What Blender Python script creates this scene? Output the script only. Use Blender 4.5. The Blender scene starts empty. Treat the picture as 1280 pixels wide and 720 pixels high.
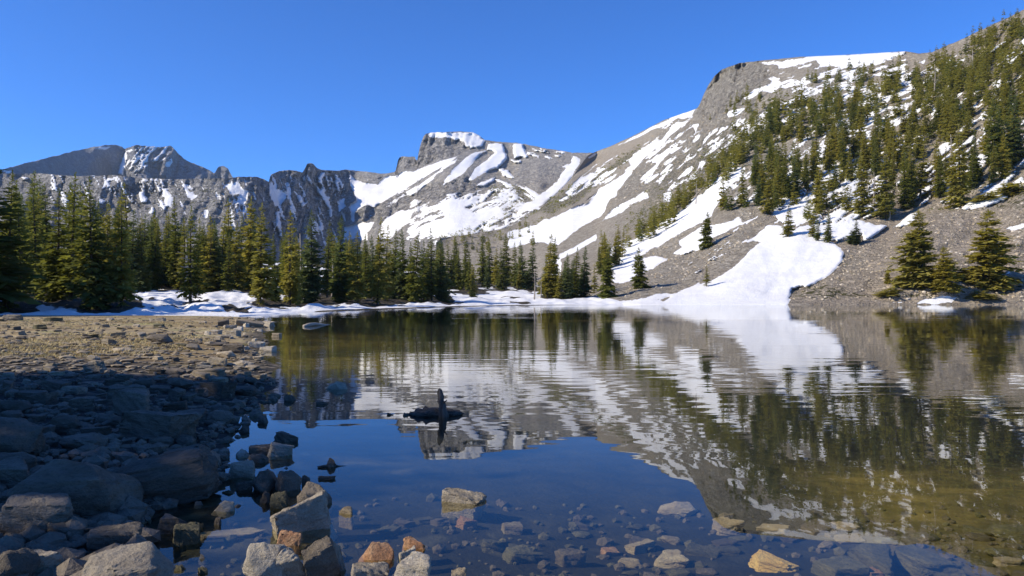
import bpy, bmesh, math, random
import numpy as np

random.seed(11)
R = np.random.RandomState(7)
C = bpy.context.scene.collection
F, HX, HY, CH = 914.0, 640.0, 370.0, 1.7      # focal length in photo pixels, principal column, horizon row, eye height above the lake


def V(px, py, D):
    return np.array([(px - HX) / F * D, D, CH + (HY - py) / F * D])


# ------------------------------------------------------------------ noise
def _h(ix, iy, s):
    n = (ix.astype(np.int64) * 374761393 + iy.astype(np.int64) * 668265263 + s * 974634777) & 0x7fffffff
    n = ((n ^ (n >> 13)) * 1274126177) & 0x7fffffff
    n = ((n ^ (n >> 16)) * 668265263) & 0x7fffffff
    return (n & 0xffff) / 65535.0 * 2 - 1


def vn(x, y, s=0):
    x = np.asarray(x, float); y = np.asarray(y, float)
    ix = np.floor(x); iy = np.floor(y)
    fx = x - ix; fy = y - iy
    fx = fx * fx * fx * (fx * (fx * 6 - 15) + 10); fy = fy * fy * fy * (fy * (fy * 6 - 15) + 10)
    a = _h(ix, iy, s); b = _h(ix + 1, iy, s); c = _h(ix, iy + 1, s); d = _h(ix + 1, iy + 1, s)
    return (a * (1 - fx) + b * fx) * (1 - fy) + (c * (1 - fx) + d * fx) * fy


def fbm(x, y, s=0, o=4, g=0.5):
    t = 0; a = 1; n = 0
    for k in range(o):
        # every octave is turned so that the lattice never shows
        ca, sa = math.cos(k * 1.1 + .4), math.sin(k * 1.1 + .4)
        t = t + a * vn((x * ca - y * sa) * 2 ** k + 17.3 * k, (x * sa + y * ca) * 2 ** k + 9.1 * k, s + k)
        n += a; a *= g
    return t / n


def sd_poly(x, y, poly):
    """signed distance to a polygon, positive inside"""
    P = np.asarray(poly, float)
    d = np.full(x.shape, 1e9); ins = np.zeros(x.shape, bool)
    for i in range(len(P)):
        ax, ay = P[i]; bx, by = P[(i + 1) % len(P)]
        ex, ey = bx - ax, by - ay
        L = ex * ex + ey * ey + 1e-9
        t = np.clip(((x - ax) * ex + (y - ay) * ey) / L, 0, 1)
        d = np.minimum(d, (x - ax - t * ex) ** 2 + (y - ay - t * ey) ** 2)
        if ay != by:
            c = ((ay > y) != (by > y)) & (x < ex * (y - ay) / (by - ay) + ax)
            ins ^= c
    d = np.sqrt(d)
    return np.where(ins, d, -d)


def sd_line(x, y, pts):
    P = np.asarray(pts, float)
    d = np.full(x.shape, 1e9)
    for i in range(len(P) - 1):
        ax, ay = P[i]; bx, by = P[i + 1]
        ex, ey = bx - ax, by - ay
        t = np.clip(((x - ax) * ex + (y - ay) * ey) / (ex * ex + ey * ey + 1e-9), 0, 1)
        d = np.minimum(d, (x - ax - t * ex) ** 2 + (y - ay - t * ey) ** 2)
    return np.sqrt(d)


def interp(x, tab):
    t = np.asarray(tab, float)
    return np.interp(x, t[:, 0], t[:, 1])


def sstep(a, b, x):
    t = np.clip((x - a) / (b - a), 0, 1)
    return t * t * (3 - 2 * t)


def crop(ox, oy, s, *polys):
    return [[(ox + a / s, oy + b / s) for a, b in p] for p in polys]


# ------------------------------------------------------------------ objects
def tag(o, label=None, cat=None, group=None, kind=None):
    if label: o['label'] = label
    if cat: o['category'] = cat
    if group: o['group'] = group
    if kind: o['kind'] = kind
    return o


def mesh_np(name, co, faces, mat=None, smooth=True, attrs=None, quads=True):
    """faces: (n,4) or (n,3) index array"""
    m = bpy.data.meshes.new(name)
    co = np.asarray(co, np.float32).reshape(-1, 3); faces = np.asarray(faces, np.int32)
    k = faces.shape[1]
    m.vertices.add(len(co)); m.vertices.foreach_set('co', co.ravel())
    m.loops.add(faces.size); m.loops.foreach_set('vertex_index', faces.ravel())
    m.polygons.add(len(faces))
    m.polygons.foreach_set('loop_start', np.arange(0, faces.size, k, dtype=np.int32))
    m.polygons.foreach_set('loop_total', np.full(len(faces), k, np.int32))
    m.polygons.foreach_set('use_smooth', np.full(len(faces), smooth, bool))
    m.update(calc_edges=True)
    for n, a in (attrs or {}).items():
        at = m.attributes.new(n, 'FLOAT', 'POINT')
        at.data.foreach_set('value', np.asarray(a, np.float32).ravel())
    if mat: m.materials.append(mat)
    return m


def link(name, mesh, parent=None):
    o = bpy.data.objects.new(name, mesh); C.objects.link(o)
    if parent: o.parent = parent
    return o


def grid_faces(nr, nc):
    i = np.arange(nr * nc).reshape(nr, nc)
    return np.stack([i[:-1, :-1], i[:-1, 1:], i[1:, 1:], i[1:, :-1]], -1).reshape(-1, 4)


# ------------------------------------------------------------------ material helpers
class NT:
    def __init__(s, name):
        s.m = bpy.data.materials.new(name); s.m.use_nodes = True
        s.t = s.m.node_tree; s.t.nodes.clear()
        s.out = s.t.nodes.new('ShaderNodeOutputMaterial')

    def n(s, kind, **kw):
        nd = s.t.nodes.new('ShaderNode' + kind)
        for k, v in kw.items():
            if k.startswith('i_'):
                nd.inputs[k[2:].replace('_', ' ')].default_value = v
            else:
                setattr(nd, k, v)
        return nd

    def l(s, a, b): s.t.links.new(a, b)

    def math(s, op, a, b=None, c=None, clamp=False):
        nd = s.t.nodes.new('ShaderNodeMath'); nd.operation = op; nd.use_clamp = clamp
        for i, v in enumerate((a, b, c)):
            if v is None: continue
            if isinstance(v, (int, float)): nd.inputs[i].default_value = v
            else: s.l(v, nd.inputs[i])
        return nd.outputs[0]

    def mix(s, f, a, b, mode='MIX'):
        nd = s.t.nodes.new('ShaderNodeMix'); nd.data_type = 'RGBA'; nd.blend_type = mode
        for sock, v in ((nd.inputs['Factor'], f), (nd.inputs['A'], a), (nd.inputs['B'], b)):
            if isinstance(v, (int, float)): sock.default_value = v
            elif isinstance(v, tuple): sock.default_value = (*v, 1) if len(v) == 3 else v
            else: s.l(v, sock)
        return nd.outputs['Result']

    def map(s, v, a, b, c=0.0, d=1.0, smooth=True):
        nd = s.t.nodes.new('ShaderNodeMapRange'); nd.interpolation_type = 'SMOOTHSTEP' if smooth else 'LINEAR'
        s.l(v, nd.inputs[0])
        for i, q in enumerate((a, b, c, d)): nd.inputs[i + 1].default_value = q
        return nd.outputs[0]

    def noise(s, vec, scale, detail=5, rough=0.55, dist=0.0):
        nd = s.n('TexNoise'); nd.inputs['Scale'].default_value = scale; nd.inputs['Detail'].default_value = detail
        nd.inputs['Roughness'].default_value = rough; nd.inputs['Distortion'].default_value = dist
        if vec is not None: s.l(vec, nd.inputs['Vector'])
        return nd.outputs['Fac']

    def mapping(s, vec, scale=(1, 1, 1), rot=(0, 0, 0), loc=(0, 0, 0)):
        nd = s.n('Mapping'); nd.inputs['Scale'].default_value = scale; nd.inputs['Rotation'].default_value = rot
        nd.inputs['Location'].default_value = loc
        s.l(vec, nd.inputs['Vector']); return nd.outputs[0]

    def attr(s, name):
        return s.n('Attribute', attribute_name=name).outputs['Fac']

    def pos(s):
        return s.n('NewGeometry').outputs['Position']

    def bump(s, h, strength, dist):
        nd = s.n('Bump'); nd.inputs['Strength'].default_value = strength; nd.inputs['Distance'].default_value = dist
        s.l(h, nd.inputs['Height']); return nd.outputs[0]

    def finish(s, col, rough=0.9, normal=None, spec=0.2):
        b = s.n('BsdfPrincipled')
        if isinstance(col, tuple): b.inputs['Base Color'].default_value = (*col, 1)
        else: s.l(col, b.inputs['Base Color'])
        if isinstance(rough, (int, float)): b.inputs['Roughness'].default_value = rough
        else: s.l(rough, b.inputs['Roughness'])
        b.inputs['Specular IOR Level'].default_value = spec
        if normal is not None: s.l(normal, b.inputs['Normal'])
        s.l(b.outputs[0], s.out.inputs['Surface'])
        return s.m


def terrain_material(name, unit, grey, brown, dark, cliffcol=None, snow_noise=1.0):
    """rock, scree, low scrub and snow; unit = size in metres of a middling rock feature"""
    t = NT(name); p = t.pos()
    n1 = t.noise(p, 0.25 / unit, 6, .6); n2 = t.noise(p, 1.1 / unit, 6, .65); n3 = t.noise(p, 4.0 / unit, 4, .6)
    rock = t.mix(t.attr('tone'), grey, brown)
    v = t.math('ADD', t.math('MULTIPLY', n1, .5), t.math('MULTIPLY', n2, .5))
    rock = t.mix(t.map(v, .33, .68), t.mix(1.0, rock, (.74, .72, .71), 'MULTIPLY'), rock)
    rock = t.mix(t.map(n3, .56, .72, 0, .75), rock, t.mix(1.0, rock, (1.25, 1.23, 1.2), 'MULTIPLY'))
    st = t.noise(t.mapping(p, (1, 1, .35), (0, 0, .5)), .55 / unit, 6, .65)
    rock = t.mix(t.map(st, .44, .62, 0, .55), rock, dark)
    rock = t.mix(t.map(n2, .42, .34, 0, .75), rock, dark)
    vor = t.n('TexVoronoi'); vor.inputs['Scale'].default_value = 1.6 / unit; t.l(p, vor.inputs['Vector'])
    rock = t.mix(t.map(vor.outputs['Distance'], .35, .75, 0, .6), rock, dark)
    cr = t.noise(t.mapping(p, (1, 1, .22)), .5 / unit, 4, .6); cr2 = t.noise(t.mapping(p, (.3, .3, 1.2), (.2, .1, 0)), .7 / unit, 4, .6)
    crk = t.math('MINIMUM', t.math('ABSOLUTE', t.math('SUBTRACT', cr, .5)), t.math('MULTIPLY', 1.4, t.math('ABSOLUTE', t.math('SUBTRACT', cr2, .5))))
    crk = t.map(crk, .0, .035, 1, 0)
    crk = t.math('MULTIPLY', crk, t.math('ADD', .25, t.math('MULTIPLY', .6, t.attr('cliff')), clamp=True))
    rock = t.mix(crk, rock, t.mix(1.0, dark, (.45, .45, .47), 'MULTIPLY'))
    veg = t.math('ADD', t.attr('veg'), t.math('MULTIPLY', t.math('SUBTRACT', n2, .5), 2.2))
    vm = t.map(veg, .42, .58)
    vegc = t.mix(t.map(n3, .35, .65), (.055, .060, .022), (.12, .11, .045))
    rock = t.mix(vm, rock, vegc)
    sn = t.math('ADD', t.attr('snow'), t.math('MULTIPLY', t.math('SUBTRACT', t.noise(p, 1.4 / unit, 5, .6), .5), 0.9 * snow_noise))
    sm = t.map(sn, -.06, .08)
    snowc = t.mix(t.map(n1, .3, .7), (.74, .75, .765), (.66, .66, .665))
    col = t.mix(sm, rock, snowc)
    h = t.math('SUBTRACT', t.math('ADD', t.math('MULTIPLY', n2, 1.0), t.math('MULTIPLY', n3, .4)), t.math('MULTIPLY', crk, .8))
    h = t.math('MULTIPLY', h, t.math('SUBTRACT', 1.0, t.math('MULTIPLY', sm, .93)))
    h = t.math('ADD', h, t.math('MULTIPLY', sm, t.math('ADD', .2, t.math('MULTIPLY', .12, n1))))
    return t.finish(col, .92, t.bump(h, 1.0, unit * 1.25), .1)


M = {}
M['hill'] = terrain_material('hillside_rock', 1.6, (.56, .53, .45), (.54, .46, .36), (.26, .225, .175))
M['peak'] = terrain_material('peak_rock', 7.0, (.47, .46, .44), (.60, .55, .47), (.25, .245, .24))
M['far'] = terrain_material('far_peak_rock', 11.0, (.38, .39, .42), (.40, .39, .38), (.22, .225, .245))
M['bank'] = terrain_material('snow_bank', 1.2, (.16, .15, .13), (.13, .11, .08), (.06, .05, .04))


def ground_material():
    t = NT('shore_ground'); p = t.pos()
    n1 = t.noise(p, .35, 5); n2 = t.noise(p, 2.2, 6, .65); n3 = t.noise(p, 14, 4, .6)
    grass = t.mix(t.map(n1, .35, .65), (.44, .35, .20), (.35, .28, .145))
    grass = t.mix(t.map(n2, .4, .62), grass, (.20, .155, .10))
    grass = t.mix(t.map(t.noise(p, .16, 5, .65), .46, .58), grass, t.mix(1.0, grass, (.72, .66, .56), 'MULTIPLY'))
    grass = t.mix(t.map(t.noise(p, .23, 4, .6), .56, .66, 0, .7), grass, (.23, .22, .085))
    grass = t.mix(t.map(n3, .55, .7, 0, .6), grass, (.42, .36, .22))
    v = t.n('TexVoronoi'); v.inputs['Scale'].default_value = 3.2; t.l(p, v.inputs['Vector'])
    vc = t.n('SeparateColor'); t.l(v.outputs['Color'], vc.inputs[0])
    stone = t.mix(vc.outputs[0], (.085, .068, .048), (.20, .165, .12))
    stone = t.mix(t.map(v.outputs['Distance'], .25, .5), stone, (.025, .023, .02))
    stone = t.mix(t.map(n3, .5, .7, 0, .5), stone, (.12, .115, .10))
    land = t.mix(t.attr('grassy'), stone, grass)
    # under the water: silt with algae, stones packed near the shore
    v2 = t.n('TexVoronoi'); v2.inputs['Scale'].default_value = 2.1; v2.inputs['Randomness'].default_value = 1
    wv = t.n('VectorMath', operation='ADD'); t.l(p, wv.inputs[0]); nz = t.n('TexNoise'); nz.inputs['Scale'].default_value = 1.7; t.l(p, nz.inputs['Vector']); t.l(nz.outputs['Color'], wv.inputs[1]); t.l(wv.outputs[0], v2.inputs['Vector'])
    vc2 = t.n('SeparateColor'); t.l(v2.outputs['Color'], vc2.inputs[0])
    bst = t.mix(vc2.outputs[1], (.045, .046, .034), (.115, .105, .070))
    bst = t.mix(t.map(v2.outputs['Distance'], .22, .48), bst, (.022, .022, .016))
    silt = t.mix(t.map(n2, .35, .65), (.018, .020, .019), (.036, .036, .028))
    olive = t.mix(t.map(n2, .35, .65), (.15, .12, .038), (.30, .225, .075))
    bed = t.mix(t.math('MULTIPLY', t.attr('stony'), t.map(n1, .4, .6, .25, .85)), silt, bst)
    bed = t.mix(t.attr('algae'), bed, olive)
    col = t.mix(t.attr('wet'), land, bed)
    h = t.math('ADD', t.math('MULTIPLY', n2, .6), t.math('MULTIPLY', n3, .25))
    return t.finish(col, .9, t.bump(h, .8, .08), .15)


M['ground'] = ground_material()


def water_material():
    t = NT('lake_water'); p = t.pos()
    sep = t.n('SeparateXYZ'); t.l(p, sep.inputs[0])
    # small ripples drawn out across the wind, stronger in drifting patches and away from the sheltered near shore
    a = t.noise(t.mapping(p, (.30, 1.45, 1), (0, 0, math.radians(-6))), 1.15, 2, .45)
    b = t.noise(t.mapping(p, (.30, 1.4, 1), (0, 0, math.radians(7))), 3.2, 1, .4)
    c = t.noise(t.mapping(p, (.4, 1.1, 1), (0, 0, math.radians(-16))), .42, 2, .4)
    patch = t.map(t.noise(t.mapping(p, (.5, 1.0, 1)), .085, 3), .38, .62, .35, 1.25)
    calm = t.map(sep.outputs['Y'], 5.0, 13.0, .14, 1.0)
    far = t.map(sep.outputs['Y'], 25.0, 60.0, 1.0, .75)
    h = t.math('ADD', t.math('MULTIPLY', a, 1.0), t.math('ADD', t.math('MULTIPLY', b, .20), t.math('MULTIPLY', c, 1.0)))
    h = t.math('MULTIPLY', t.math('MULTIPLY', h, t.math('MULTIPLY', patch, far)), calm)
    nrm = t.bump(h, 1.0, .0060)
    geo = t.n('NewGeometry'); dt = t.n('VectorMath', operation='DOT_PRODUCT'); t.l(geo.outputs['Incoming'], dt.inputs[0]); t.l(nrm, dt.inputs[1])
    cs = t.math('SUBTRACT', 1.0, t.math('ABSOLUTE', dt.outputs['Value']), clamp=True)
    fr = t.math('ADD', .02, t.math('MULTIPLY', .98, t.math('POWER', cs, 5.7)), clamp=True)
    gl = t.n('BsdfGlossy'); gl.inputs['Roughness'].default_value = 0.0
    gl.inputs['Color'].default_value = (.97, .98, .98, 1); t.l(nrm, gl.inputs['Normal'])
    tr = t.n('BsdfTransparent'); tr.inputs['Color'].default_value = (.87, .86, .74, 1)
    mx = t.n('MixShader'); t.l(fr, mx.inputs[0]); t.l(tr.outputs[0], mx.inputs[1]); t.l(gl.outputs[0], mx.inputs[2])
    t.l(mx.outputs[0], t.out.inputs['Surface'])
    return t.m


M['water'] = water_material()


def rock_material(name, c1, c2, c3, lichen=(.30, .29, .26), rough=.85, lich=.5):
    t = NT(name)
    tc = t.n('TexCoord').outputs['Object']; oi = t.n('ObjectInfo')
    off = t.n('VectorMath', operation='ADD'); t.l(tc, off.inputs[0])
    cmb = t.n('CombineXYZ')
    for i in range(3): t.l(t.math('MULTIPLY', oi.outputs['Random'], 37.0 + 11 * i), cmb.inputs[i])
    t.l(cmb.outputs[0], off.inputs[1]); p = off.outputs[0]
    n1 = t.noise(p, 1.8, 6, .6); n2 = t.noise(p, 7, 6, .7); n3 = t.noise(p, 30, 3, .6)
    strat = t.noise(t.mapping(p, (1.3, 1.3, 5), (.3, .25, 0)), 2.2, 5, .65)
    col = t.mix(t.map(n1, .35, .65), c1, c2)
    col = t.mix(t.map(strat, .5, .68, 0, .55), col, c3)
    col = t.mix(t.map(n2, .58, .72, 0, lich), col, lichen)
    col = t.mix(t.map(n3, .3, .55, .45, 0), col, t.mix(1.0, col, (.4, .4, .4), 'MULTIPLY'))
    val = t.map(oi.outputs['Random'], 0, 1, .72, 1.3, False)
    hsv = t.n('HueSaturation'); t.l(col, hsv.inputs['Color']); t.l(val, hsv.inputs['Value'])
    h = t.math('ADD', t.math('MULTIPLY', n2, .7), t.math('ADD', t.math('MULTIPLY', n3, .25), t.math('MULTIPLY', strat, .4)))
    return t.finish(hsv.outputs[0], rough, t.bump(h, .85, .06), .25)


M['dark'] = rock_material('shade_dark_quartzite', (.115, .096, .073), (.165, .140, .108), (.080, .067, .052), (.25, .215, .165), .8, .5)  # rock itself is lighter grey; shade is put into this colour
M['boulder'] = M['dark']
M['dark'] = rock_material('shade_dark_stone', (.112, .093, .070), (.165, .138, .106), (.078, .066, .053), (.22, .185, .14), .8, .5)  # shore stones, kept dark with the jumble's shade in the colour
M['grey'] = rock_material('grey_quartzite', (.24, .205, .155), (.33, .285, .22), (.15, .125, .10), (.42, .37, .29))
M['tan'] = rock_material('tan_quartzite', (.30, .24, .16), (.38, .32, .23), (.18, .14, .10), (.45, .40, .32))
M['rust'] = rock_material('rust_quartzite', (.46, .24, .13), (.52, .33, .20), (.32, .18, .11), (.48, .40, .30), .85, .3)
M['yellow'] = rock_material('yellow_quartzite', (.85, .56, .17), (.88, .62, .22), (.78, .46, .13), (.88, .66, .30), .85, .15)
M['pale'] = rock_material('pale_quartzite', (.42, .37, .29), (.52, .46, .37), (.26, .22, .17), (.56, .51, .43))
M['olive'] = rock_material('algae_rock', (.085, .080, .048), (.15, .135, .08), (.05, .05, .036), (.19, .17, .10))


def foliage_material(name, c1, c2, c3):
    t = NT(name); oi = t.n('ObjectInfo')
    p = t.n('TexCoord').outputs['Object']
    n = t.noise(p, 1.3, 4, .6)
    col = t.mix(t.map(n, .35, .65), c1, c2)
    col = t.mix(t.map(oi.outputs['Random'], 0, 1, 0, .8, False), col, c3)
    d = t.n('BsdfDiffuse'); t.l(col, d.inputs['Color'])
    tr = t.n('BsdfTranslucent'); t.l(t.mix(1.0, col, (1.2, 1.15, .6), 'MULTIPLY'), tr.inputs['Color'])
    g = t.n('MixShader'); g.inputs[0].default_value = .5
    t.l(d.outputs[0], g.inputs[1]); t.l(tr.outputs[0], g.inputs[2])
    t.l(g.outputs[0], t.out.inputs['Surface'])
    return t.m


M['spruce'] = foliage_material('spruce_needles', (0.137, 0.159, 0.044), (0.227, 0.234, 0.065), (0.137, 0.153, 0.058))
M['pine'] = foliage_material('pine_needles', (0.267, 0.247, 0.065), (0.370, 0.325, 0.086), (0.227, 0.224, 0.072))
M['sunny'] = foliage_material('sunny_pine_needles', (.30, .27, .065), (.42, .36, .085), (.27, .25, .07))  # lighter copy of pine, a sunlit look put into the colour
M['blue'] = foliage_material('blue_spruce_needles', (0.111, 0.143, 0.062), (0.176, 0.202, 0.086), (0.124, 0.156, 0.081))
t = NT('bark'); p_ = t.n('TexCoord').outputs['Object']
bk = t.noise(t.mapping(p_, (6, 6, .8)), 3, 5, .6)
M['bark'] = t.finish(t.mix(t.map(bk, .35, .65), (.055, .042, .032), (.16, .125, .095)), .95, t.bump(bk, .8, .05), .1)
t = NT('bleached_wood'); p_ = t.n('TexCoord').outputs['Object']
bk = t.noise(t.mapping(p_, (5, 5, .6)), 4, 5, .6)
M['snag'] = t.finish(t.mix(t.map(bk, .35, .65), (.22, .19, .16), (.38, .34, .29)), .95, t.bump(bk, .8, .04), .1)
t = NT('wet_wood'); p_ = t.n('TexCoord').outputs['Object']
bk = t.noise(t.mapping(p_, (9, 9, 1.0)), 5, 6, .6)
M['wetwood'] = t.finish(t.mix(t.map(bk, .35, .65), (.030, .026, .022), (.095, .083, .070)), .7, t.bump(bk, .9, .02), .3)
for nm_, src_, c1_, c2_ in (('wet_log', (1.2, 9, 9), (.024, .021, .018), (.080, .070, .058)), ('drift_wood', (.7, 6, 6), (.24, .21, .17), (.40, .36, .30))):
    t = NT(nm_); p_ = t.n('TexCoord').outputs['Object']
    bk = t.noise(t.mapping(p_, src_), 5, 6, .6)
    M[nm_] = t.finish(t.mix(t.map(bk, .35, .65), c1_, c2_), .75, t.bump(bk, .8, .02), .3)
t = NT('dry_grass'); oi_ = t.n('TexCoord').outputs['Object']
gn = t.noise(oi_, .6, 4)
M['grass'] = t.finish(t.mix(t.map(gn, .35, .65), (.46, .375, .20), (.36, .29, .13)), .95, None, .1)

# ------------------------------------------------------------------ terrain layers seen across the lake
class Layer:
    """a slope given by where its foot and its crest stand (column, row, distance); built once as a solid sheet with a far side"""
    def __init__(s, x0, x1, step, rows, yb, ys, Db, Dt, p=1.0, jag=0.6, seed=1):
        s.xs = np.arange(x0, x1 + step, step); s.ts = np.linspace(0, 1, rows)
        s.X, s.T = np.meshgrid(s.xs, s.ts)
        b = interp(s.xs, yb); c = interp(s.xs, ys)
        c = c + (jag if np.isscalar(jag) else interp(s.xs, jag)) * fbm(s.xs / 7.0, s.xs * 0 + seed, seed, 4, .6)
        s.b, s.c = b, c
        s.Y = b + (c - b) * s.T
        kk = np.exp(-.5 * (np.arange(-60, 61) * step / 26.0) ** 2); kk /= kk.sum()
        cs = np.convolve(np.pad(c, 60, mode='edge'), kk, 'valid')
        te = (b - s.Y) / np.maximum(b - cs, 4)
        pp = p if np.isscalar(p) else interp(s.xs, p)
        s.D = np.exp(np.log(interp(s.xs, Db)) + (np.log(interp(s.xs, Dt)) - np.log(interp(s.xs, Db))) * np.clip(te, 0, 1) ** pp) * (1 + .12 * np.clip(te - 1, 0, 1))
        s.snow = np.full(s.X.shape, -1.0); s.tone = np.zeros(s.X.shape); s.veg = np.zeros(s.X.shape)
        s.cliff = np.zeros(s.X.shape); s.relief = np.zeros(s.X.shape); s.zoff = np.zeros(s.X.shape); s.seed = seed

    def snowfields(s, polys, warp=3.0, soft=3.0, ang=-35):
        a = math.radians(ang)
        u = s.X * math.cos(a) + s.Y * math.sin(a); v = -s.X * math.sin(a) + s.Y * math.cos(a)
        en = .75 * fbm(u / 16.0, v / 3.2, s.seed + 70, 4, .6)
        wx = s.X + warp * fbm(s.X / 14, s.Y / 14, s.seed + 50, 4); wy = s.Y + warp * .7 * fbm(s.X / 14, s.Y / 14, s.seed + 60, 4)
        for q in polys:
            d = sd_poly(wx, wy, q)
            s.snow = np.maximum(s.snow, np.clip(d / soft + en, -1, 1))

    def speckle(s, poly, thr, ang=-35, sx=22, sy=6, soft=6, gain=3.0):
        a = math.radians(ang)
        u = s.X * math.cos(a) + s.Y * math.sin(a); v = -s.X * math.sin(a) + s.Y * math.cos(a)
        n = fbm(u / (sx * 1.3), v / (sy * .75), s.seed + 80, 5, .62)
        m = sstep(-soft, soft, sd_poly(s.X, s.Y, poly))
        s.snow = np.maximum(s.snow, np.where(m > .02, np.clip((n - thr) * gain, -1, 1) - 1.2 * (1 - m), -1))

    def mask(s, poly, soft=5, warp=4):
        wx = s.X + warp * fbm(s.X / 16, s.Y / 16, s.seed + 55, 4); wy = s.Y + warp * fbm(s.X / 16, s.Y / 16, s.seed + 65, 4)
        return sstep(-soft, soft, sd_poly(wx, wy, poly))

    def finish(s, name, mat, k=.6, kc=1.6, ang=-35, label=None, cat=None, back=True, lip=.003):
        a = math.radians(ang)
        u = s.X * math.cos(a) + s.Y * math.sin(a); v = -s.X * math.sin(a) + s.Y * math.cos(a)
        rel = 0
        for L, w in ((90, .8), (45, 1), (22, 1), (11, 1), (5.5, .8)):
            rel = rel + w * L / F * fbm(u / (L * 1.5), v / L, s.seed + int(L), 2)
        rc = 0
        for L, w in ((26, .45), (13, .8), (6, 1.15), (3, 1.1)):
            n = vn(s.X / L + .25 * s.Y / L, s.Y / (L * 3.2), s.seed + 200 + int(L))
            rc = rc + w * L / F * (1 - 2 * np.abs(n))
            rc = rc + .5 * w * L / F * fbm(s.X / L, s.Y / (L * .55), s.seed + 300 + int(L), 2)
        sn = sstep(-.2, .5, s.snow)
        amp = k * (1 - .55 * sn) * (1 - s.cliff * .5)
        edge = sstep(0, .06, s.T)
        s.D = s.D * (1 + edge * (amp * rel + kc * s.cliff * (1 - .7 * sn) * rc + s.relief))
        s.D = s.D * (1 - lip * sstep(-.15, .7, s.snow))
        X = (s.X - HX) / F * s.D; Z = CH + (HY - s.Y) / F * s.D + s.zoff; Yw = s.D
        at = {'snow': s.snow, 'tone': s.tone, 'veg': s.veg, 'cliff': s.cliff}
        if back:      # the far side of the ridge, falling away behind the crest
            for fy, fz in ((1.02, .985), (1.12, .85), (1.35, .4), (1.5, -.05)):
                X = np.vstack([X, (X[len(s.ts) - 1] * fy)[None]]); Yw = np.vstack([Yw, (Yw[len(s.ts) - 1] * fy)[None]])
                Z = np.vstack([Z, (Z[len(s.ts) - 1] * fz)[None]])
                at = {n: np.vstack([q, q[len(s.ts) - 1][None]]) for n, q in at.items()}
        # a skirt under the foot
        X = np.vstack([X[:1] , X]); Yw = np.vstack([Yw[:1], Yw]); Z = np.vstack([Z[:1] - 4.0 - Z[:1].clip(0) , Z])
        at = {n: np.vstack([q[:1], q]) for n, q in at.items()}
        co = np.stack([X, Yw, Z], -1)
        m = mesh_np(name, co, grid_faces(*X.shape), mat, True, at)
        o = link(name, m); tag(o, label, cat, None, 'structure')
        return o

    def at(s, px, py):
        i = np.clip((px - s.xs[0]) / (s.xs[1] - s.xs[0]), 0, len(s.xs) - 1.001); i0 = int(i); fi = i - i0
        b = s.b[i0] * (1 - fi) + s.b[i0 + 1] * fi; c = s.c[i0] * (1 - fi) + s.c[i0 + 1] * fi
        t = np.clip((b - py) / (b - c), 0, .9999) * (len(s.ts) - 1); j = int(t); fj = t - j
        q = lambda A: (A[j, i0] * (1 - fi) + A[j, i0 + 1] * fi) * (1 - fj) + (A[j + 1, i0] * (1 - fi) + A[j + 1, i0 + 1] * fi) * fj
        D = q(s.D); y = b + (c - b) * t / (len(s.ts) - 1)
        return V(px, y, D), q(s.snow)


# --- the far peak at the left
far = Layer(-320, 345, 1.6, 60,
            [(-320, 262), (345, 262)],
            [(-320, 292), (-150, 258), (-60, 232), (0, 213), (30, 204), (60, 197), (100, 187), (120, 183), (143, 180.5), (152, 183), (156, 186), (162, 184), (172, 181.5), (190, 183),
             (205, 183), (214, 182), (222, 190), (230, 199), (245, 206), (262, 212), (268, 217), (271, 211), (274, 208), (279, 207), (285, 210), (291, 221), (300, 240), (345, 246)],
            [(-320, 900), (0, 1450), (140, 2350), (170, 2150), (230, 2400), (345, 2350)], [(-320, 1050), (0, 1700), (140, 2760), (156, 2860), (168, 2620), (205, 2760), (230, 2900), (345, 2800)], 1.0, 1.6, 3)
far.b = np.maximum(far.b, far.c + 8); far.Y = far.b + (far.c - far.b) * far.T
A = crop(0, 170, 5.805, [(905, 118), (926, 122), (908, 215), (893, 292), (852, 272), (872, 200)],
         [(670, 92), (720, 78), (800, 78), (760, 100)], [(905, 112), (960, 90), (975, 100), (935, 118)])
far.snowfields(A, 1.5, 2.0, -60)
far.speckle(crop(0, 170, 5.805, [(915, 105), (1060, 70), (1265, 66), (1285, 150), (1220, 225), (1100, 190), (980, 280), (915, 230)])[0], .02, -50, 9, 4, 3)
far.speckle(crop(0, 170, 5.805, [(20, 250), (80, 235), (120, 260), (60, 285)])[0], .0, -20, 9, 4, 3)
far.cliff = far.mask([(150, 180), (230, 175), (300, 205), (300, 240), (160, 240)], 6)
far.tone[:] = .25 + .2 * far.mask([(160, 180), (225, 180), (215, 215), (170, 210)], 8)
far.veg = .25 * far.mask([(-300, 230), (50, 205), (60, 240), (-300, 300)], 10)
far_obj = far.finish('mountain', M['far'], .50, 1.2, -60, 'far grey mountain with a snow gully behind the left wood', 'mountain')

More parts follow.
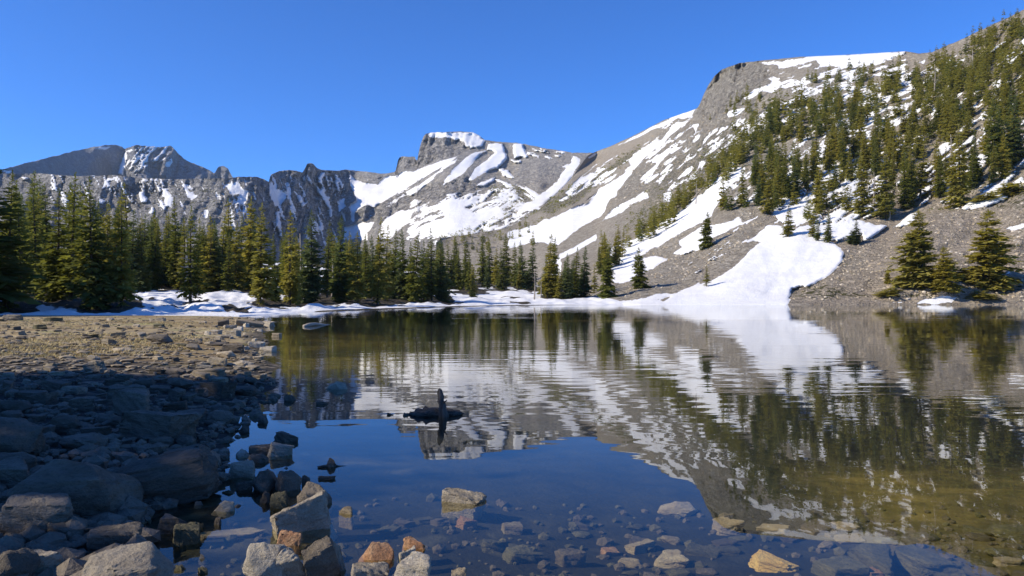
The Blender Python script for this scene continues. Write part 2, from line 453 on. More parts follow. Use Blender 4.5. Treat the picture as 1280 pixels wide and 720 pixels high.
# --- headwall and the flat topped summit
peak = Layer(-320, 800, 1.6, 130,
             [(-320, 330), (800, 330)],
             [(-320, 236), (0, 217), (55, 217), (95, 220), (146, 219), (180, 223), (219, 224), (290, 222.5), (298, 221), (310, 221), (322, 221), (330, 224), (336, 227.5), (338, 219), (343, 216), (349, 214),
              (362, 212.5), (370, 213), (378, 216), (381, 211), (384, 204.5), (388, 203.5), (392, 205), (396, 210), (401, 212), (421, 213.5), (432, 212), (460, 215), (480, 217), (494, 215), (496.5, 206), (498, 198),
              (502, 195.5), (511, 196), (519, 196), (521, 204), (523, 192), (525, 183), (527, 176), (530, 169), (533, 166.5), (545, 165.5), (560, 165), (575, 164.6), (591, 165), (597, 168), (606, 175), (622, 177),
              (645, 178.5), (665, 182), (685, 186), (700, 188), (715, 191), (740, 191), (760, 194), (800, 200)],
             [(-320, 650), (0, 720), (200, 780), (310, 830), (360, 980), (430, 1180), (470, 1000), (560, 800), (800, 700)],
             [(-320, 900), (0, 1020), (200, 1060), (290, 1080), (320, 1120), (350, 1280), (385, 1370), (440, 1560), (500, 1650), (560, 1630), (600, 1640), (660, 1560), (740, 1480), (800, 1450)],
             [(-320, .9), (300, .8), (430, .55), (480, .75), (560, .9), (800, .9)], .8, 21)
A = crop(420, 150, 4,
         [(70, 270), (130, 312), (210, 322), (240, 290), (330, 262), (400, 250), (480, 225), (612, 178), (560, 215), (480, 268), (350, 340), (260, 395), (190, 435), (150, 420), (90, 470), (68, 440), (100, 400), (70, 330)],
         [(40, 565), (130, 520), (190, 508), (165, 560), (90, 592), (40, 600)],
         [(260, 480), (330, 450), (390, 450), (370, 510), (330, 540), (270, 592), (200, 592), (230, 510)],
         [(520, 332), (560, 280), (620, 212), (690, 165), (760, 148), (720, 180), (680, 222), (640, 265), (570, 312)],
         [(660, 302), (690, 247), (760, 200), (800, 165), (750, 150), (760, 122), (832, 118), (856, 170), (850, 202), (810, 242), (740, 265), (680, 302)],
         [(350, 362), (440, 308), (560, 218), (610, 186), (590, 215), (540, 245), (450, 322), (380, 382)],
         [(455, 72), (480, 60), (690, 60), (745, 100), (725, 132), (655, 142), (638, 112), (560, 86), (470, 90)],
         [(885, 113), (932, 113), (962, 188), (890, 186)], [(955, 158), (1024, 178), (1010, 188), (960, 172)], [(1095, 152), (1155, 160), (1130, 172)],
         [(870, 200), (925, 200), (930, 212), (885, 214)], [(1030, 175), (1080, 190), (1060, 196)],
         [(1178, 172), (1222, 200), (1182, 282), (1132, 342), (1050, 412), (990, 452), (890, 455), (920, 430), (980, 400), (1060, 340), (1110, 308), (1150, 240), (1125, 238), (1175, 215)],
         [(800, 238), (862, 248), (894, 292), (840, 282)], [(800, 298), (850, 308), (912, 347), (860, 342)],
         [(690, 330), (800, 280), (790, 305), (740, 330)],
         [(500, 430), (590, 388), (642, 398), (700, 378), (772, 368), (722, 402), (640, 432), (692, 462), (762, 430), (852, 450), (832, 492), (740, 522), (640, 562), (500, 590), (360, 572), (440, 520), (530, 490), (560, 450)])
A += crop(180, 170, 4.557,
          [(460, 285), (530, 255), (562, 300), (602, 320), (572, 385), (520, 385), (540, 330), (490, 330)], [(220, 275), (252, 278), (262, 320), (302, 340), (272, 372), (240, 330)],
          [(95, 285), (142, 300), (132, 342), (100, 310)], [(712, 250), (742, 285), (802, 320), (812, 350), (782, 392), (740, 402), (718, 330)], [(858, 318), (890, 340), (924, 392), (900, 402)],
          [(1005, 208), (1032, 208), (1012, 272), (988, 262)], [(985, 290), (1052, 350), (1042, 382), (990, 330)], [(748, 430), (772, 430), (778, 565), (755, 520)],
          [(1110, 360), (1142, 350), (1152, 400), (1110, 432)], [(1180, 385), (1212, 400), (1202, 492), (1178, 482)], [(1140, 520), (1240, 480), (1276, 500), (1276, 600), (1150, 560)],
          [(0, 340), (20, 345), (15, 365), (0, 360)], [(130, 355), (165, 350), (160, 400), (135, 395)], [(340, 420), (362, 420), (365, 470), (345, 470)], [(1085, 215), (1108, 225), (1108, 310), (1095, 300)])
A += crop(0, 170, 5.805, [(790, 300), (834, 310), (772, 352), (760, 382), (728, 395)], [(710, 440), (772, 470), (740, 502), (712, 480)], [(1008, 398), (1042, 410), (1074, 450), (1062, 482), (1018, 482)],
          [(1070, 560), (1100, 498), (1120, 520), (1110, 560)], [(1170, 368), (1212, 390), (1254, 470), (1240, 525), (1205, 512)], [(160, 300), (205, 305), (180, 322)], [(635, 530), (690, 520), (690, 600), (640, 600)])
peak.snowfields(A, 1.8, 2.6)
peak.speckle([(515, 250), (640, 235), (660, 262), (640, 290), (540, 305), (510, 298)], -.12, -25, 10, 3.5, 5, 3.5)
peak.speckle([(640, 230), (672, 232), (680, 260), (640, 275)], .05, 35, 12, 3, 4, 3)
peak.speckle([(640, 178), (705, 190), (700, 200), (650, 196)], .18, 15, 10, 3, 3, 3)
peak.speckle([(275, 225), (320, 222), (330, 250), (318, 300), (285, 300)], .20, 80, 14, 4, 5, 3)
peak.speckle([(340, 220), (430, 218), (445, 280), (420, 310), (340, 300)], .20, 70, 16, 5, 5, 3)
peak.speckle([(60, 215), (280, 224), (280, 270), (60, 260)], .22, 65, 14, 5, 5, 3)
peak.speckle([(440, 225), (500, 220), (560, 200), (520, 240), (460, 275)], .30, -25, 14, 4, 3, 3)
peak.cliff = np.clip(peak.mask([(493, 190), (523, 190), (526, 160), (600, 160), (592, 188), (560, 196), (530, 206), (494, 214)], 2, 1)
                     + .85 * peak.mask([(334, 200), (440, 205), (442, 235), (425, 300), (340, 310), (300, 260)], 6) + .44 * peak.mask([(60, 218), (330, 222), (340, 330), (-300, 330), (-300, 235)], 6)
                     + .8 * peak.mask(crop(420, 150, 4, [(100, 420), (250, 400), (420, 340), (640, 290), (720, 330), (640, 390), (480, 400), (380, 440), (230, 510), (110, 520)])[0], 4), 0, 1)
peak.tone[:] = np.clip(.55 * sstep(440, 520, peak.X) + .25 * sstep(560, 700, peak.X) + .15 * fbm(peak.X / 40, peak.Y / 20, 5, 3) + .10, 0, 1)
peak.veg = .42 * peak.mask(crop(420, 150, 4, [(760, 330), (900, 330), (1000, 400), (900, 440), (780, 400)])[0], 4) \
    + .5 * peak.mask(crop(420, 150, 4, [(480, 560), (700, 500), (860, 455), (900, 480), (700, 560), (560, 600)])[0], 4) \
    + .30 * peak.mask([(-300, 225), (330, 228), (330, 330), (-300, 330)], 10)
peak_obj = peak.finish('mountain', M['peak'], .60, .95, -35, 'flat topped rocky summit with snow chutes and craggy headwall', 'mountain')

# --- the long hillside at the right, up to the snow capped rim
hill = Layer(545, 1700, 1.7, 200,
             [(545, 345), (620, 350), (700, 366), (760, 379), (800, 381.4), (1700, 381.4)],
             [(545, 303), (552, 297.5), (600, 291), (632, 285), (660, 272), (682, 256), (700, 238), (715, 222), (726, 206), (735, 194), (745, 189.5), (760, 184), (790, 170.5), (830, 150), (866, 137.5), (872, 135),
              (876, 127), (880, 117), (885, 107), (893, 95), (903, 86), (915, 82), (925, 79), (945, 76.5), (965, 74.5), (1000, 71), (1050, 69), (1100, 66), (1132, 64), (1150, 67), (1165, 65), (1200, 50), (1230, 36),
              (1260, 22), (1280, 12), (1330, -18), (1500, -80), (1700, -120)],
             [(545, 420), (620, 350), (700, 215), (760, 150), (800, 141), (1700, 141)],
             [(545, 480), (632, 590), (682, 720), (715, 900), (735, 1100), (745, 1180), (800, 1000), (866, 760), (876, 720), (905, 650), (1000, 540), (1100, 480), (1165, 430), (1200, 400), (1280, 360), (1500, 320), (1700, 300)],
             1.0, [(545, .5), (735, .3), (868, .3), (874, 1.2), (940, 1.0), (965, .25), (1130, .2), (1160, 1), (1700, 1)], 41)
A = crop(640, 130, 4,
         [(530, 203), (700, 115), (860, 38), (930, 22), (872, 76), (830, 70), (760, 110), (690, 135), (600, 180)],
         [(850, 90), (902, 68), (830, 132), (742, 202), (642, 292), (562, 382), (520, 452), (492, 482), (482, 502), (442, 562), (352, 612), (262, 682), (232, 702), (100, 692), (-20, 722), (-20, 640), (80, 612),
          (220, 562), (300, 520), (380, 490), (440, 420), (530, 370), (600, 310), (580, 280), (650, 220), (742, 180), (800, 120)],
         [(370, 268), (450, 238), (390, 275)], [(430, 328), (478, 318), (352, 392), (280, 465), (262, 440), (330, 370)],
         [(530, 510), (602, 470), (672, 438), (684, 472), (602, 502), (520, 562), (430, 595), (500, 530)], [(700, 270), (764, 252), (744, 292), (700, 297)],
         [(770, 228), (852, 212), (800, 247)], [(665, 372), (742, 288), (705, 350)], [(760, 450), (800, 440), (800, 480), (765, 490)],
         [(900, 100), (945, 95), (920, 135)], [(915, 160), (950, 150), (930, 185)], [(935, 290), (965, 285), (945, 330)])
A += crop(640, 130, 4, [(1168, 315), (1168, 372), (1102, 392), (1062, 442), (1042, 482), (992, 562), (940, 602), (862, 632), (782, 672), (700, 725), (540, 730), (550, 700), (640, 668), (700, 632), (780, 580), (870, 512), (900, 470), (960, 440),
                         (1020, 370), (1100, 338)])
A += crop(640, 250, 4,
          [(485, 240), (640, 180), (760, 112), (880, 40), (1000, 8), (980, 62), (940, 122), (840, 162), (760, 212), (690, 252), (640, 287), (732, 280), (774, 300), (720, 332), (680, 352), (560, 418), (505, 412), (485, 340)],
          [(828, 206), (880, 170), (950, 130), (1040, 118), (1142, 88), (1144, 122), (1080, 152), (1010, 192), (960, 227), (900, 262), (840, 272), (778, 272), (850, 240)],
          [(240, 270), (330, 225), (420, 165), (420, 200), (330, 250), (250, 300), (240, 420), (180, 420)],
          [(1200, 190), (1150, 212), (1242, 208), (1180, 252), (1130, 312), (1060, 372), (990, 402), (900, 432), (820, 462), (760, 500), (700, 498), (520, 505), (500, 540), (1380, 540), (1400, 440), (1500, 420), (1580, 380),
           (1650, 310), (1660, 260), (1610, 215), (1480, 180), (1400, 130), (1280, 130)],
          [(560, 520), (720, 470), (830, 462), (810, 478), (740, 495), (640, 520)])
A += crop(960, 220, 4, [(330, 240), (440, 218), (602, 250), (520, 302), (470, 327), (470, 290), (420, 302), (340, 322), (180, 292), (130, 262), (220, 240)],
          [(620, 257), (690, 200), (742, 178), (732, 222), (680, 252)], [(880, 150), (960, 165), (1030, 108), (1130, 40), (1214, 32), (1184, 92), (1224, 100), (1100, 152), (1000, 167)],
          [(1180, 262), (1270, 235), (1290, 258), (1210, 277)], [(1100, 502), (1200, 480), (1252, 474), (1150, 503)], [(610, 630), (740, 633), (870, 603), (945, 608), (922, 636), (800, 642)],
          [(300, 130), (400, 80), (400, 110), (320, 150)], [(20, 180), (70, 170), (150, 140), (240, 150), (230, 190), (150, 230), (60, 225)], [(420, 180), (530, 140), (540, 170), (450, 200)])
A += crop(860, 40, 4, [(320, 150), (450, 148), (640, 118), (1092, 92), (1080, 116), (960, 147), (840, 178), (660, 172), (640, 145), (540, 167), (460, 187), (440, 165)],
          [(278, 327), (340, 280), (410, 253), (430, 218), (467, 260), (430, 312), (380, 290), (330, 327), (290, 347)],
          [(363, 417), (420, 370), (520, 330), (600, 278), (672, 285), (640, 312), (540, 352), (470, 387), (420, 422), (390, 484)],
          [(188, 390), (292, 373), (250, 417), (195, 427)], [(268, 457), (342, 433), (300, 467)], [(950, 482), (1107, 393), (1060, 427), (960, 502)], [(760, 542), (860, 480), (882, 480), (800, 542)],
          [(640, 572), (742, 540), (720, 592), (680, 642), (640, 652)], [(500, 722), (560, 680), (622, 650), (580, 722)], [(180, 722), (220, 680), (282, 690), (260, 722)],
          [(760, 210), (830, 195), (830, 245), (770, 235)], [(1150, 150), (1195, 125), (1180, 160)], [(1210, 400), (1280, 350), (1290, 375), (1220, 425)], [(840, 350), (950, 310), (940, 350), (860, 385)],
          [(0, 390), (44, 386), (30, 420), (0, 440)])
A += crop(1040, 0, 3, [(600, 312), (672, 272), (662, 322), (610, 352)], [(378, 422), (462, 378), (400, 442)], [(388, 562), (452, 508), (442, 562), (390, 602)], [(520, 585), (590, 575), (560, 600)], [(395, 690), (452, 648), (440, 725), (400, 725)],
          [(430, 332), (462, 325), (440, 350)], [(620, 370), (660, 372), (640, 400)])
hill.snowfields(A, 2.4, 3.2)
hill.speckle([(840, 150), (900, 160), (960, 130), (940, 190), (860, 240), (800, 230), (790, 190)], .10, -40, 14, 5, 6, 3)
hill.speckle([(700, 250), (740, 205), (800, 180), (820, 165), (800, 210), (720, 260)], .12, -35, 18, 4, 5, 3)
hill.speckle([(950, 85), (1130, 75), (1150, 130), (1090, 160), (1000, 130)], .02, -15, 14, 4, 6, 3)
hill.speckle([(900, 150), (1100, 110), (1140, 170), (1000, 260), (880, 250)], .20, -38, 16, 5, 6, 3)
hill.speckle([(1040, 150), (1180, 70), (1700, -60), (1700, 260), (1290, 240), (1100, 270), (960, 260)], .13, -35, 20, 6, 8, 3)
hill.speckle([(960, 215), (1100, 200), (1110, 265), (1040, 285), (970, 280)], -.04, -30, 14, 5, 6, 3)
hill.speckle([(840, 330), (885, 300), (960, 262), (940, 300), (870, 350)], .30, -30, 16, 4, 4, 3)
hill.cliff = np.clip(hill.mask([(868, 142), (874, 120), (890, 90), (915, 70), (950, 74), (965, 95), (940, 125), (900, 150)], 4, 2)
                     + .55 * hill.mask([(830, 160), (900, 140), (950, 130), (920, 180), (850, 230), (790, 250), (760, 250)], 8), 0, 1)
hill.tone[:] = np.clip(.35 + .5 * sstep(900, 1020, hill.X) * sstep(230, 290, hill.Y) + .35 * sstep(1060, 1130, hill.X) - .25 * hill.cliff + .25 * fbm(hill.X / 40, hill.Y / 22, 8, 3)
                       + .3 * hill.mask(crop(640, 130, 4, [(350, 280), (560, 190), (720, 120), (760, 120), (560, 260), (300, 390)])[0], 6), 0, 1)
hill.veg = np.clip(.52 * hill.mask(crop(640, 130, 4, [(60, 545), (200, 465), (300, 400), (440, 330), (640, 200), (640, 245), (460, 385), (330, 485), (220, 545)])[0], 5)
                   + .42 * hill.mask([(830, 205), (900, 150), (960, 150), (960, 200), (880, 250), (800, 285), (770, 300), (800, 250)], 10)
                   + .36 * hill.mask([(1000, 180), (1120, 90), (1700, -100), (1700, 250), (1280, 240), (1080, 260)], 14)
                   + .40 * hill.mask([(1190, 255), (1300, 225), (1300, 262), (1225, 265)], 6)
                   + .30 * hill.mask(crop(960, 220, 4, [(100, 560), (260, 530), (500, 590), (1280, 520), (1280, 600), (100, 610)])[0], 5) + .16 * sstep(980, 1010, hill.X) * sstep(250, 300, hill.Y), 0, .6)
hill_obj = hill.finish('hillside', M['hill'], .55, .85, -35, 'wooded talus hillside with snow chutes below the snow capped rim', 'hillside')

# the wood on the left bank: column of the stem, row of its foot, row of its tip, proto, relative width
LEFT = [(8, 385, 213, 0, 1.0), (22, 352, 230, 5, 1.1), (43, 350, 214, 0, 1.1), (56, 352, 222, 3, 1.0), (28, 371, 226, 4, 1.0), (48, 368, 224, 2, 1.05), (62, 366, 230, 0, 1.0), (84, 364, 228, 1, 1.0), (104, 362, 234, 4, 1.0), (73, 378, 236, 1, 1.1), (88, 379, 216, 4, 1.15), (116, 385, 222, 1, 1.1), (137, 377, 256, 8, .9),  # a few stems near the left end are added to shade the bank
        (129, 384, 240, 3, .9), (152, 384, 244, 6, .95), (164, 358, 228, 7, 1.0), (182, 356, 268, 8, .9), (198, 356, 262, 1, 1.0), (211, 358, 266, 6, .9), (223, 361, 249, 0, .9), (238, 379, 258, 4, 1.1), (250, 362, 272, 6, .9),
        (264, 362, 269, 7, 1.0), (287, 359, 248, 6, 1.0), (299, 361, 268, 2, 1.0), (313, 363, 246, 8, 1.0), (325, 381, 254, 6, 1.05), (344, 378, 292, 2, 1.0), (362, 381, 263, 7, 1.0), (371, 379, 300, 8, .9),
        (390, 378, 262, 3, 1.15), (409, 372, 276, 4, 1.0), (423, 378, 269, 3, 1.0), (437, 376, 290, 6, .9), (447, 380, 289, 6, 1.0), (457, 372, 297, 2, 1.1), (472, 380, 272, 6, .85), (481, 376, 282, 7, 1.0), (493, 372, 287, 0, 1.0),
        (505, 374, 284, 3, .95), (517, 376, 289, 1, 1.1), (530, 375, 300, 5, 1.1), (540, 377, 285, 4, 1.1), (551, 377, 296, 3, 1.15), (566, 356, 296, 0, 1.1), (582, 358, 294, 2, 1.2), (590, 373, 328, 8, 1.0), (603, 357, 296, 4, 1.2),
        (612, 355, 299, 1, 1.1), (622, 360, 309, 6, 1.0), (634, 356, 292, 0, 1.1), (644, 358, 303, 2, 1.2), (655, 360, 301, 3, 1.1), (665, 362, 302, 5, 1.2), (684, 373, 291, 6, 1.15), (693, 372, 297, 0, 1.0), (700, 374, 335, 8, 1.2),
        (710, 374, 316, 3, 1.1), (718, 373, 309, 2, 1.2), (729, 372, 307, 3, 1.0), (758, 374, 311, 3, 1.25), (798, 360, 309, 3, 1.45)]
# --- the low snow bank that carries the wood along the far left shore
bank = Layer(-330, 830, 2.2, 110,
             [(-330, 396), (0, 395.2), (300, 394.6), (330, 393.8), (400, 390), (480, 387), (560, 384.2), (640, 382.2), (700, 381.6), (830, 381.6)],
             [(-330, 322), (300, 326), (480, 335), (560, 342), (650, 352), (740, 368), (780, 376), (830, 380.5)],
             [(-330, 55), (0, 57), (300, 62), (330, 66), (400, 79), (480, 93), (560, 111), (640, 129), (700, 137), (830, 140)],
             [(-330, 560), (300, 640), (480, 560), (560, 470), (650, 300), (740, 190), (780, 155), (830, 146)],
             [(-330, 1.4), (300, 1.4), (500, 1.2), (560, 1.05), (830, 1.0)], .3, 61)
bank.snow[:] = .95 + .5 * fbm(bank.X / 60, bank.Y / 9, 62, 3)
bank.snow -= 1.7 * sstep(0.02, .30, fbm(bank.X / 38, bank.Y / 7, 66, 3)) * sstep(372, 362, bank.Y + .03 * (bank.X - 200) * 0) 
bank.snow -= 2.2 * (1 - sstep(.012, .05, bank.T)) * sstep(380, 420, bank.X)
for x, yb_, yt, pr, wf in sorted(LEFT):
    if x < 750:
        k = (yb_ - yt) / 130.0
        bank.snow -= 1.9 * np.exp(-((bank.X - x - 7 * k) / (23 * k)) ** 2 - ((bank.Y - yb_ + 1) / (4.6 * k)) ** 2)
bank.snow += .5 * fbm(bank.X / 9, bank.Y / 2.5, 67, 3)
bank.snow -= 1.6 * np.clip(fbm(bank.X / 30, bank.Y / 3.5, 68, 3) - .2, 0, 1) * 2.2 * sstep(392, 386, bank.Y)  # bare ground patches, put in to give the bank shading by colour
bank.tone[:] = .6; bank.veg[:] = .3
bank.zoff = (.55 * fbm(bank.X / 30, bank.Y / 5, 69, 3) + .18 * fbm(bank.X / 9, bank.Y / 2, 64, 2)) * sstep(.03, .12, bank.T)
bank.relief = .012 * fbm(bank.X / 50, bank.Y / 12, 63, 3) * sstep(.03, .15, bank.T)
bank_obj = bank.finish('snow_bank', M['bank'], .25, 0, 0, 'low snow bank under the wood along the far shore', 'snow bank')

# ------------------------------------------------------------------ the near shore, the meadow and the lake bed: one sheet
def wp(px, py, z=0.0):
    D = (CH - z) * F / (py - HY); return ((px - HX) / F * D, D)


SHORE = [(300, -60), (60, -26), (24, -6), (12, .6), (7, 2.3), (4, 2.7), (1.5, 2.5), (-.6, 2.9), (-1.5, 3.5)] + \
        [wp(205, 735), wp(190, 690), wp(165, 655), wp(195, 640), wp(255, 628), wp(278, 600), wp(288, 575), wp(285, 548), wp(302, 520), wp(328, 500), wp(345, 480), wp(338, 466), wp(352, 458), wp(320, 446), wp(336, 430),
         wp(330, 415), wp(336, 406), wp(318, 398), wp(311, 394.6)]
FARS = [wp(340, 393.4), wp(400, 390), wp(480, 387), wp(560, 384.2), wp(640, 382.2), wp(700, 381.6), (60, 138), (300, 140)]
LAKE = SHORE + FARS


SHOALS = [wp(q[0], q[1]) for q in ((420, 486), (578, 628), (545, 519), (402, 506), (500, 519), (361, 500))]


def ground_h(X, Y):
    X = np.asarray(X, float); Y = np.asarray(Y, float)
    wob = .25 * np.minimum(1, .06 * np.abs(Y) + .2)
    Xw = X + wob * fbm(X * .9, Y * .9, 71, 3); Yw = Y + wob * fbm(X * .9 + 40, Y * .9, 72, 3)
    ins = sd_poly(Xw, Yw, LAKE)
    d = sd_line(Xw, Yw, SHORE)
    dl = np.where(ins > 0, -np.minimum(d, ins * 0 + 1e9), d)      # + on land
    land = .34 * (1 - np.exp(-np.maximum(dl, 0) / 3.0)) + .045 * fbm(X * .7, Y * .7, 73, 4) * np.minimum(1, np.maximum(dl, 0) / .6) + .012 * np.maximum(dl - 6, 0) * sstep(4, -6, Y)
    land = land * (1 - .45 * sstep(40, 58, Y)) - 3.0 * sstep(58, 66, Y)
    dd = np.maximum(-dl, 0)
    nearside = sstep(22, 12, Y)
    slope = .070 * nearside * sstep(-3.5, 0, X) + .05 * nearside * sstep(0, -3.5, X) + .03 * (1 - nearside)
    bed = -np.minimum(.02 + slope * dd + .05 * np.maximum(dd - 5.0, 0), 3.2) + .05 * fbm(X * 1.1, Y * 1.1, 74, 4) * np.minimum(1, dd)
    for sx, sy in SHOALS:
        bed = np.maximum(bed, -.12 - .35 * ((X - sx) ** 2 + (Y - sy) ** 2) ** .5)
    return np.where(dl > 0, land, bed), dl


ng = 430
u = np.linspace(-1, 1, ng); bb, aa = 5.6, 2.0
gx = -1.5 + aa * np.sinh(bb * u); gx = np.clip(gx, -320, 330)
v_ = np.linspace(-.80, 1, ng); gy = 7.5 + 1.22 * np.sinh(bb * v_)
GX, GY = np.meshgrid(gx, gy)
GZ, GD = ground_h(GX, GY)
grassy = np.clip(sstep(15.2, 17.5, GY + 1.0 * fbm(GX * .3, GY * .3, 75, 3)) * sstep(.1, 1.2, GD) + .75 * sstep(.1, .45, fbm(GX * .25, GY * .35, 76, 3)) * sstep(4, 7, GD), 0, 1)
wet = sstep(.12, -.05, GD)
stony = np.clip(sstep(8.5, 4.0, GY) * sstep(-6, 0, GX) + sstep(3, .5, -GD), 0, 1)
algae = np.clip(sstep(2.0, 3.6, GX - .25 * (GY - 5)) * sstep(12, 8, GY) + .9 * sstep(15, 18, GY) * sstep(8, 2.5, -GD) * sstep(40, 30, GY), 0, 1) * (.35 + .5 * sstep(-.3, .3, fbm(GX * .5, GY * .5, 77, 3)))
m = mesh_np('ground', np.stack([GX, GY, GZ], -1), grid_faces(ng, ng), M['ground'], True, {'grassy': grassy, 'wet': wet, 'stony': stony, 'algae': algae})
tag(link('ground', m), 'stony shore and dry meadow running under the lake', 'ground', None, 'structure')
m = mesh_np('water', [(-120, -70, 0), (330, -70, 0), (330, 150, 0), (-120, 150, 0)], [(0, 1, 2, 3)], M['water'], False)
tag(link('water', m), 'calm mountain lake mirroring the snowy hillside', 'lake', None, 'structure')


def on_ground(px, py):
    z = 0.0
    for _ in range(9):
        D = (CH - z) * F / (py - HY); X = (px - HX) / F * D
        z = .5 * z + .5 * float(ground_h(np.array([X]), np.array([D]))[0][0])
    return X, D, z


# ------------------------------------------------------------------ conifers
def crown_mesh(name, seed, mat, whorls=30, nb=6, base=.10, wide=.16, full=1.0, quads=7, open_=0.0, lean=0.0):
    """unit height conifer crown: whorls of drooping boughs carrying flat needle sprays"""
    r = np.random.RandomState(seed)
    co = []
    zs = np.sort(np.concatenate([np.linspace(base, .965, whorls) + r.uniform(-.012, .012, whorls)]))
    gaps = {int(q): r.uniform(.3, .8) for q in r.choice(whorls, max(1, whorls // 4), False)}
    def dia(o, d, s, L, W):
        a = o; b = o + d * L * .45 + s * W; c = o + d * L; e = o + d * L * .45 - s * W
        co.extend((a, b, c, e))
    side_bias = r.uniform(0, 6.28)
    for k, z in enumerate(zs):
        f = (z - base) / (1 - base)
        prof = (1 - f) ** .72 * min(1.0, .62 + f * 3.0)
        for j in range(nb):
            az = 6.283 * (j + r.uniform(-.35, .35)) / nb + k * 2.4
            L = 1.28 * wide * prof * r.uniform(.62, 1.18) * gaps.get(k, 1.0) * (1 + .28 * math.cos(az - side_bias + 2.2 * z)) + .012
            if r.rand() < open_: continue
            up = .35 * f - .28 * (1 - f) + r.uniform(-.12, .12)
            d = np.array([math.cos(az), math.sin(az), up]); d /= np.linalg.norm(d)
            side = np.array([-math.sin(az), math.cos(az), 0.0])
            zj = min(.97, max(base * .7, z + r.uniform(-.75, .75) * (1 - base) / whorls))
            o0 = np.array([lean * zj * zj, 0, zj])
            n = max(3, int(quads * (.45 + .55 * prof)))
            for i in range(n):
                s = (i + .6) / n
                o = o0 + d * L * s * .85 + np.array([0, 0, -.10 * L * s * s])
                w = (.52 - .26 * s) * L * full
                for sg in (-1, 1):
                    dd = d * r.uniform(.55, .9) + side * sg * r.uniform(.5, .95) + np.array([0, 0, r.uniform(-.42, .25)])
                    dd /= np.linalg.norm(dd)
                    tilt = np.cross(dd, np.array([0, 0, 1.0]) + r.uniform(-.7, .7, 3)); tilt /= np.linalg.norm(tilt) + 1e-9
                    dia(o, dd, tilt, w * r.uniform(.8, 1.25), w * r.uniform(.20, .34))
            dia(o0 + d * L * .7, d, side, L * .42, L * .14)
    for i in range(9):        # leader
        z = .93 + i * .0078; az = r.uniform(0, 6.28)
        d = np.array([math.cos(az) * .45, math.sin(az) * .45, .8]); side = np.array([-math.sin(az), math.cos(az), 0])
        dia(np.array([lean * z * z, 0, z]), d, side, .026, .007)
    co = np.array(co)
    return mesh_np(name, co, np.arange(len(co)).reshape(-1, 4), mat, False)


def tube(pts, rad, n=7):
    pts = np.array(pts, float); co = []; fc = []
    for i, p in enumerate(pts):
        t = pts[min(i + 1, len(pts) - 1)] - pts[max(i - 1, 0)]; t /= np.linalg.norm(t)
        a = np.cross(t, [.31, .95, .1]); a /= np.linalg.norm(a); b = np.cross(t, a)
        for k in range(n):
            q = 6.2832 * k / n; co.append(p + rad[i] * (a * math.cos(q) + b * math.sin(q)))
    for i in range(len(pts) - 1):
        for k in range(n):
            fc.append((i * n + k, i * n + (k + 1) % n, (i + 1) * n + (k + 1) % n, (i + 1) * n + k))
    co.append(pts[-1]); e = len(co) - 1; co.append(pts[0]); s0 = len(co) - 1
    for k in range(n):
        fc.append(((len(pts) - 1) * n + k, (len(pts) - 1) * n + (k + 1) % n, e, e)); fc.append((k, s0, s0, (k + 1) % n))
    return co, fc


def tube_mesh(name, parts, mat):
    """several joined limbs as one mesh; quads with a repeated corner become triangles"""
    bm = bmesh.new()
    for co, fc in parts:
        vs = [bm.verts.new(c) for c in co]
        for f in fc:
            q = []
            for i in f:
                if vs[i] not in q: q.append(vs[i])
            try: bm.faces.new(q)
            except ValueError: pass
    bmesh.ops.recalc_face_normals(bm, faces=bm.faces)
    for f in bm.faces: f.smooth = True
    m = bpy.data.meshes.new(name); bm.to_mesh(m); bm.free()
    m.materials.append(mat); return m


def trunk_mesh(name, seed, lean=0.0, r0=.016):
    r = np.random.RandomState(seed)
    parts = [tube([(lean * z * z, 0, z) for z in (-.05, .02, .2, .5, .8, .97)], [r0 * 1.5, r0 * 1.1, r0 * .9, r0 * .6, r0 * .28, r0 * .08])]
    for i in range(7):
        z = r.uniform(.05, .2); az = r.uniform(0, 6.28); L = r.uniform(.03, .07)
        parts.append(tube([(0, 0, z), (L * math.cos(az), L * math.sin(az), z - L * .3)], [r0 * .22, r0 * .06], 4))
    return tube_mesh(name, parts, M['bark'])


PROTO = []
for i, (mt, wh, nb, bs, wd, fl, lean) in enumerate([
    ('spruce', 38, 8, .03, .150, 1.0, 0), ('spruce', 34, 7, .05, .155, 1.05, .01), ('spruce', 40, 7, .04, .125, 1.0, -.01), ('blue', 34, 8, .03, .165, 1.05, 0), ('spruce', 36, 7, .07, .135, .95, .012),
    ('blue', 38, 7, .03, .15, 1.0, 0),
    ('pine', 32, 7, .04, .150, 1.15, 0), ('pine', 30, 7, .07, .135, 1.2, .02), ('pine', 34, 7, .03, .165, 1.1, -.012), ('pine', 32, 6, .09, .125, 1.2, .015)]):
    PROTO.append((crown_mesh('crown', 100 + i, M[mt], wh, nb, bs, wd, fl, 7, (.05, .14, .05, .10, .18, .06, .08, .20, .10, .24)[i], lean), trunk_mesh('trunk', 200 + i, lean), mt))
BUSHY = (crown_mesh('crown', 140, M['sunny'], 32, 10, .015, .235, 1.0, 9, .02, 0), trunk_mesh('trunk', 240), 'pine')
BUSHYB = (crown_mesh('crown', 141, M['spruce'], 34, 9, .015, .22, 1.0, 8, .02, 0), trunk_mesh('trunk', 241), 'spruce')

TREES = []


def conifer(P, h, proto, label, group, wf=1.0, rz=None):
    e = bpy.data.objects.new('conifer', None); C.objects.link(e)
    e.empty_display_size = .3
    e.location = P; e.rotation_euler = (random.gauss(0, .03), random.gauss(0, .03), random.uniform(0, 6.28) if rz is None else rz)
    e.scale = (h * wf, h * wf, h)
    for nm, me in (('trunk', proto[1]), ('crown', proto[0])):
        o = bpy.data.objects.new(nm, me); C.objects.link(o); o.parent = e
    tag(e, label, 'conifer', group)
    TREES.append(e); return e


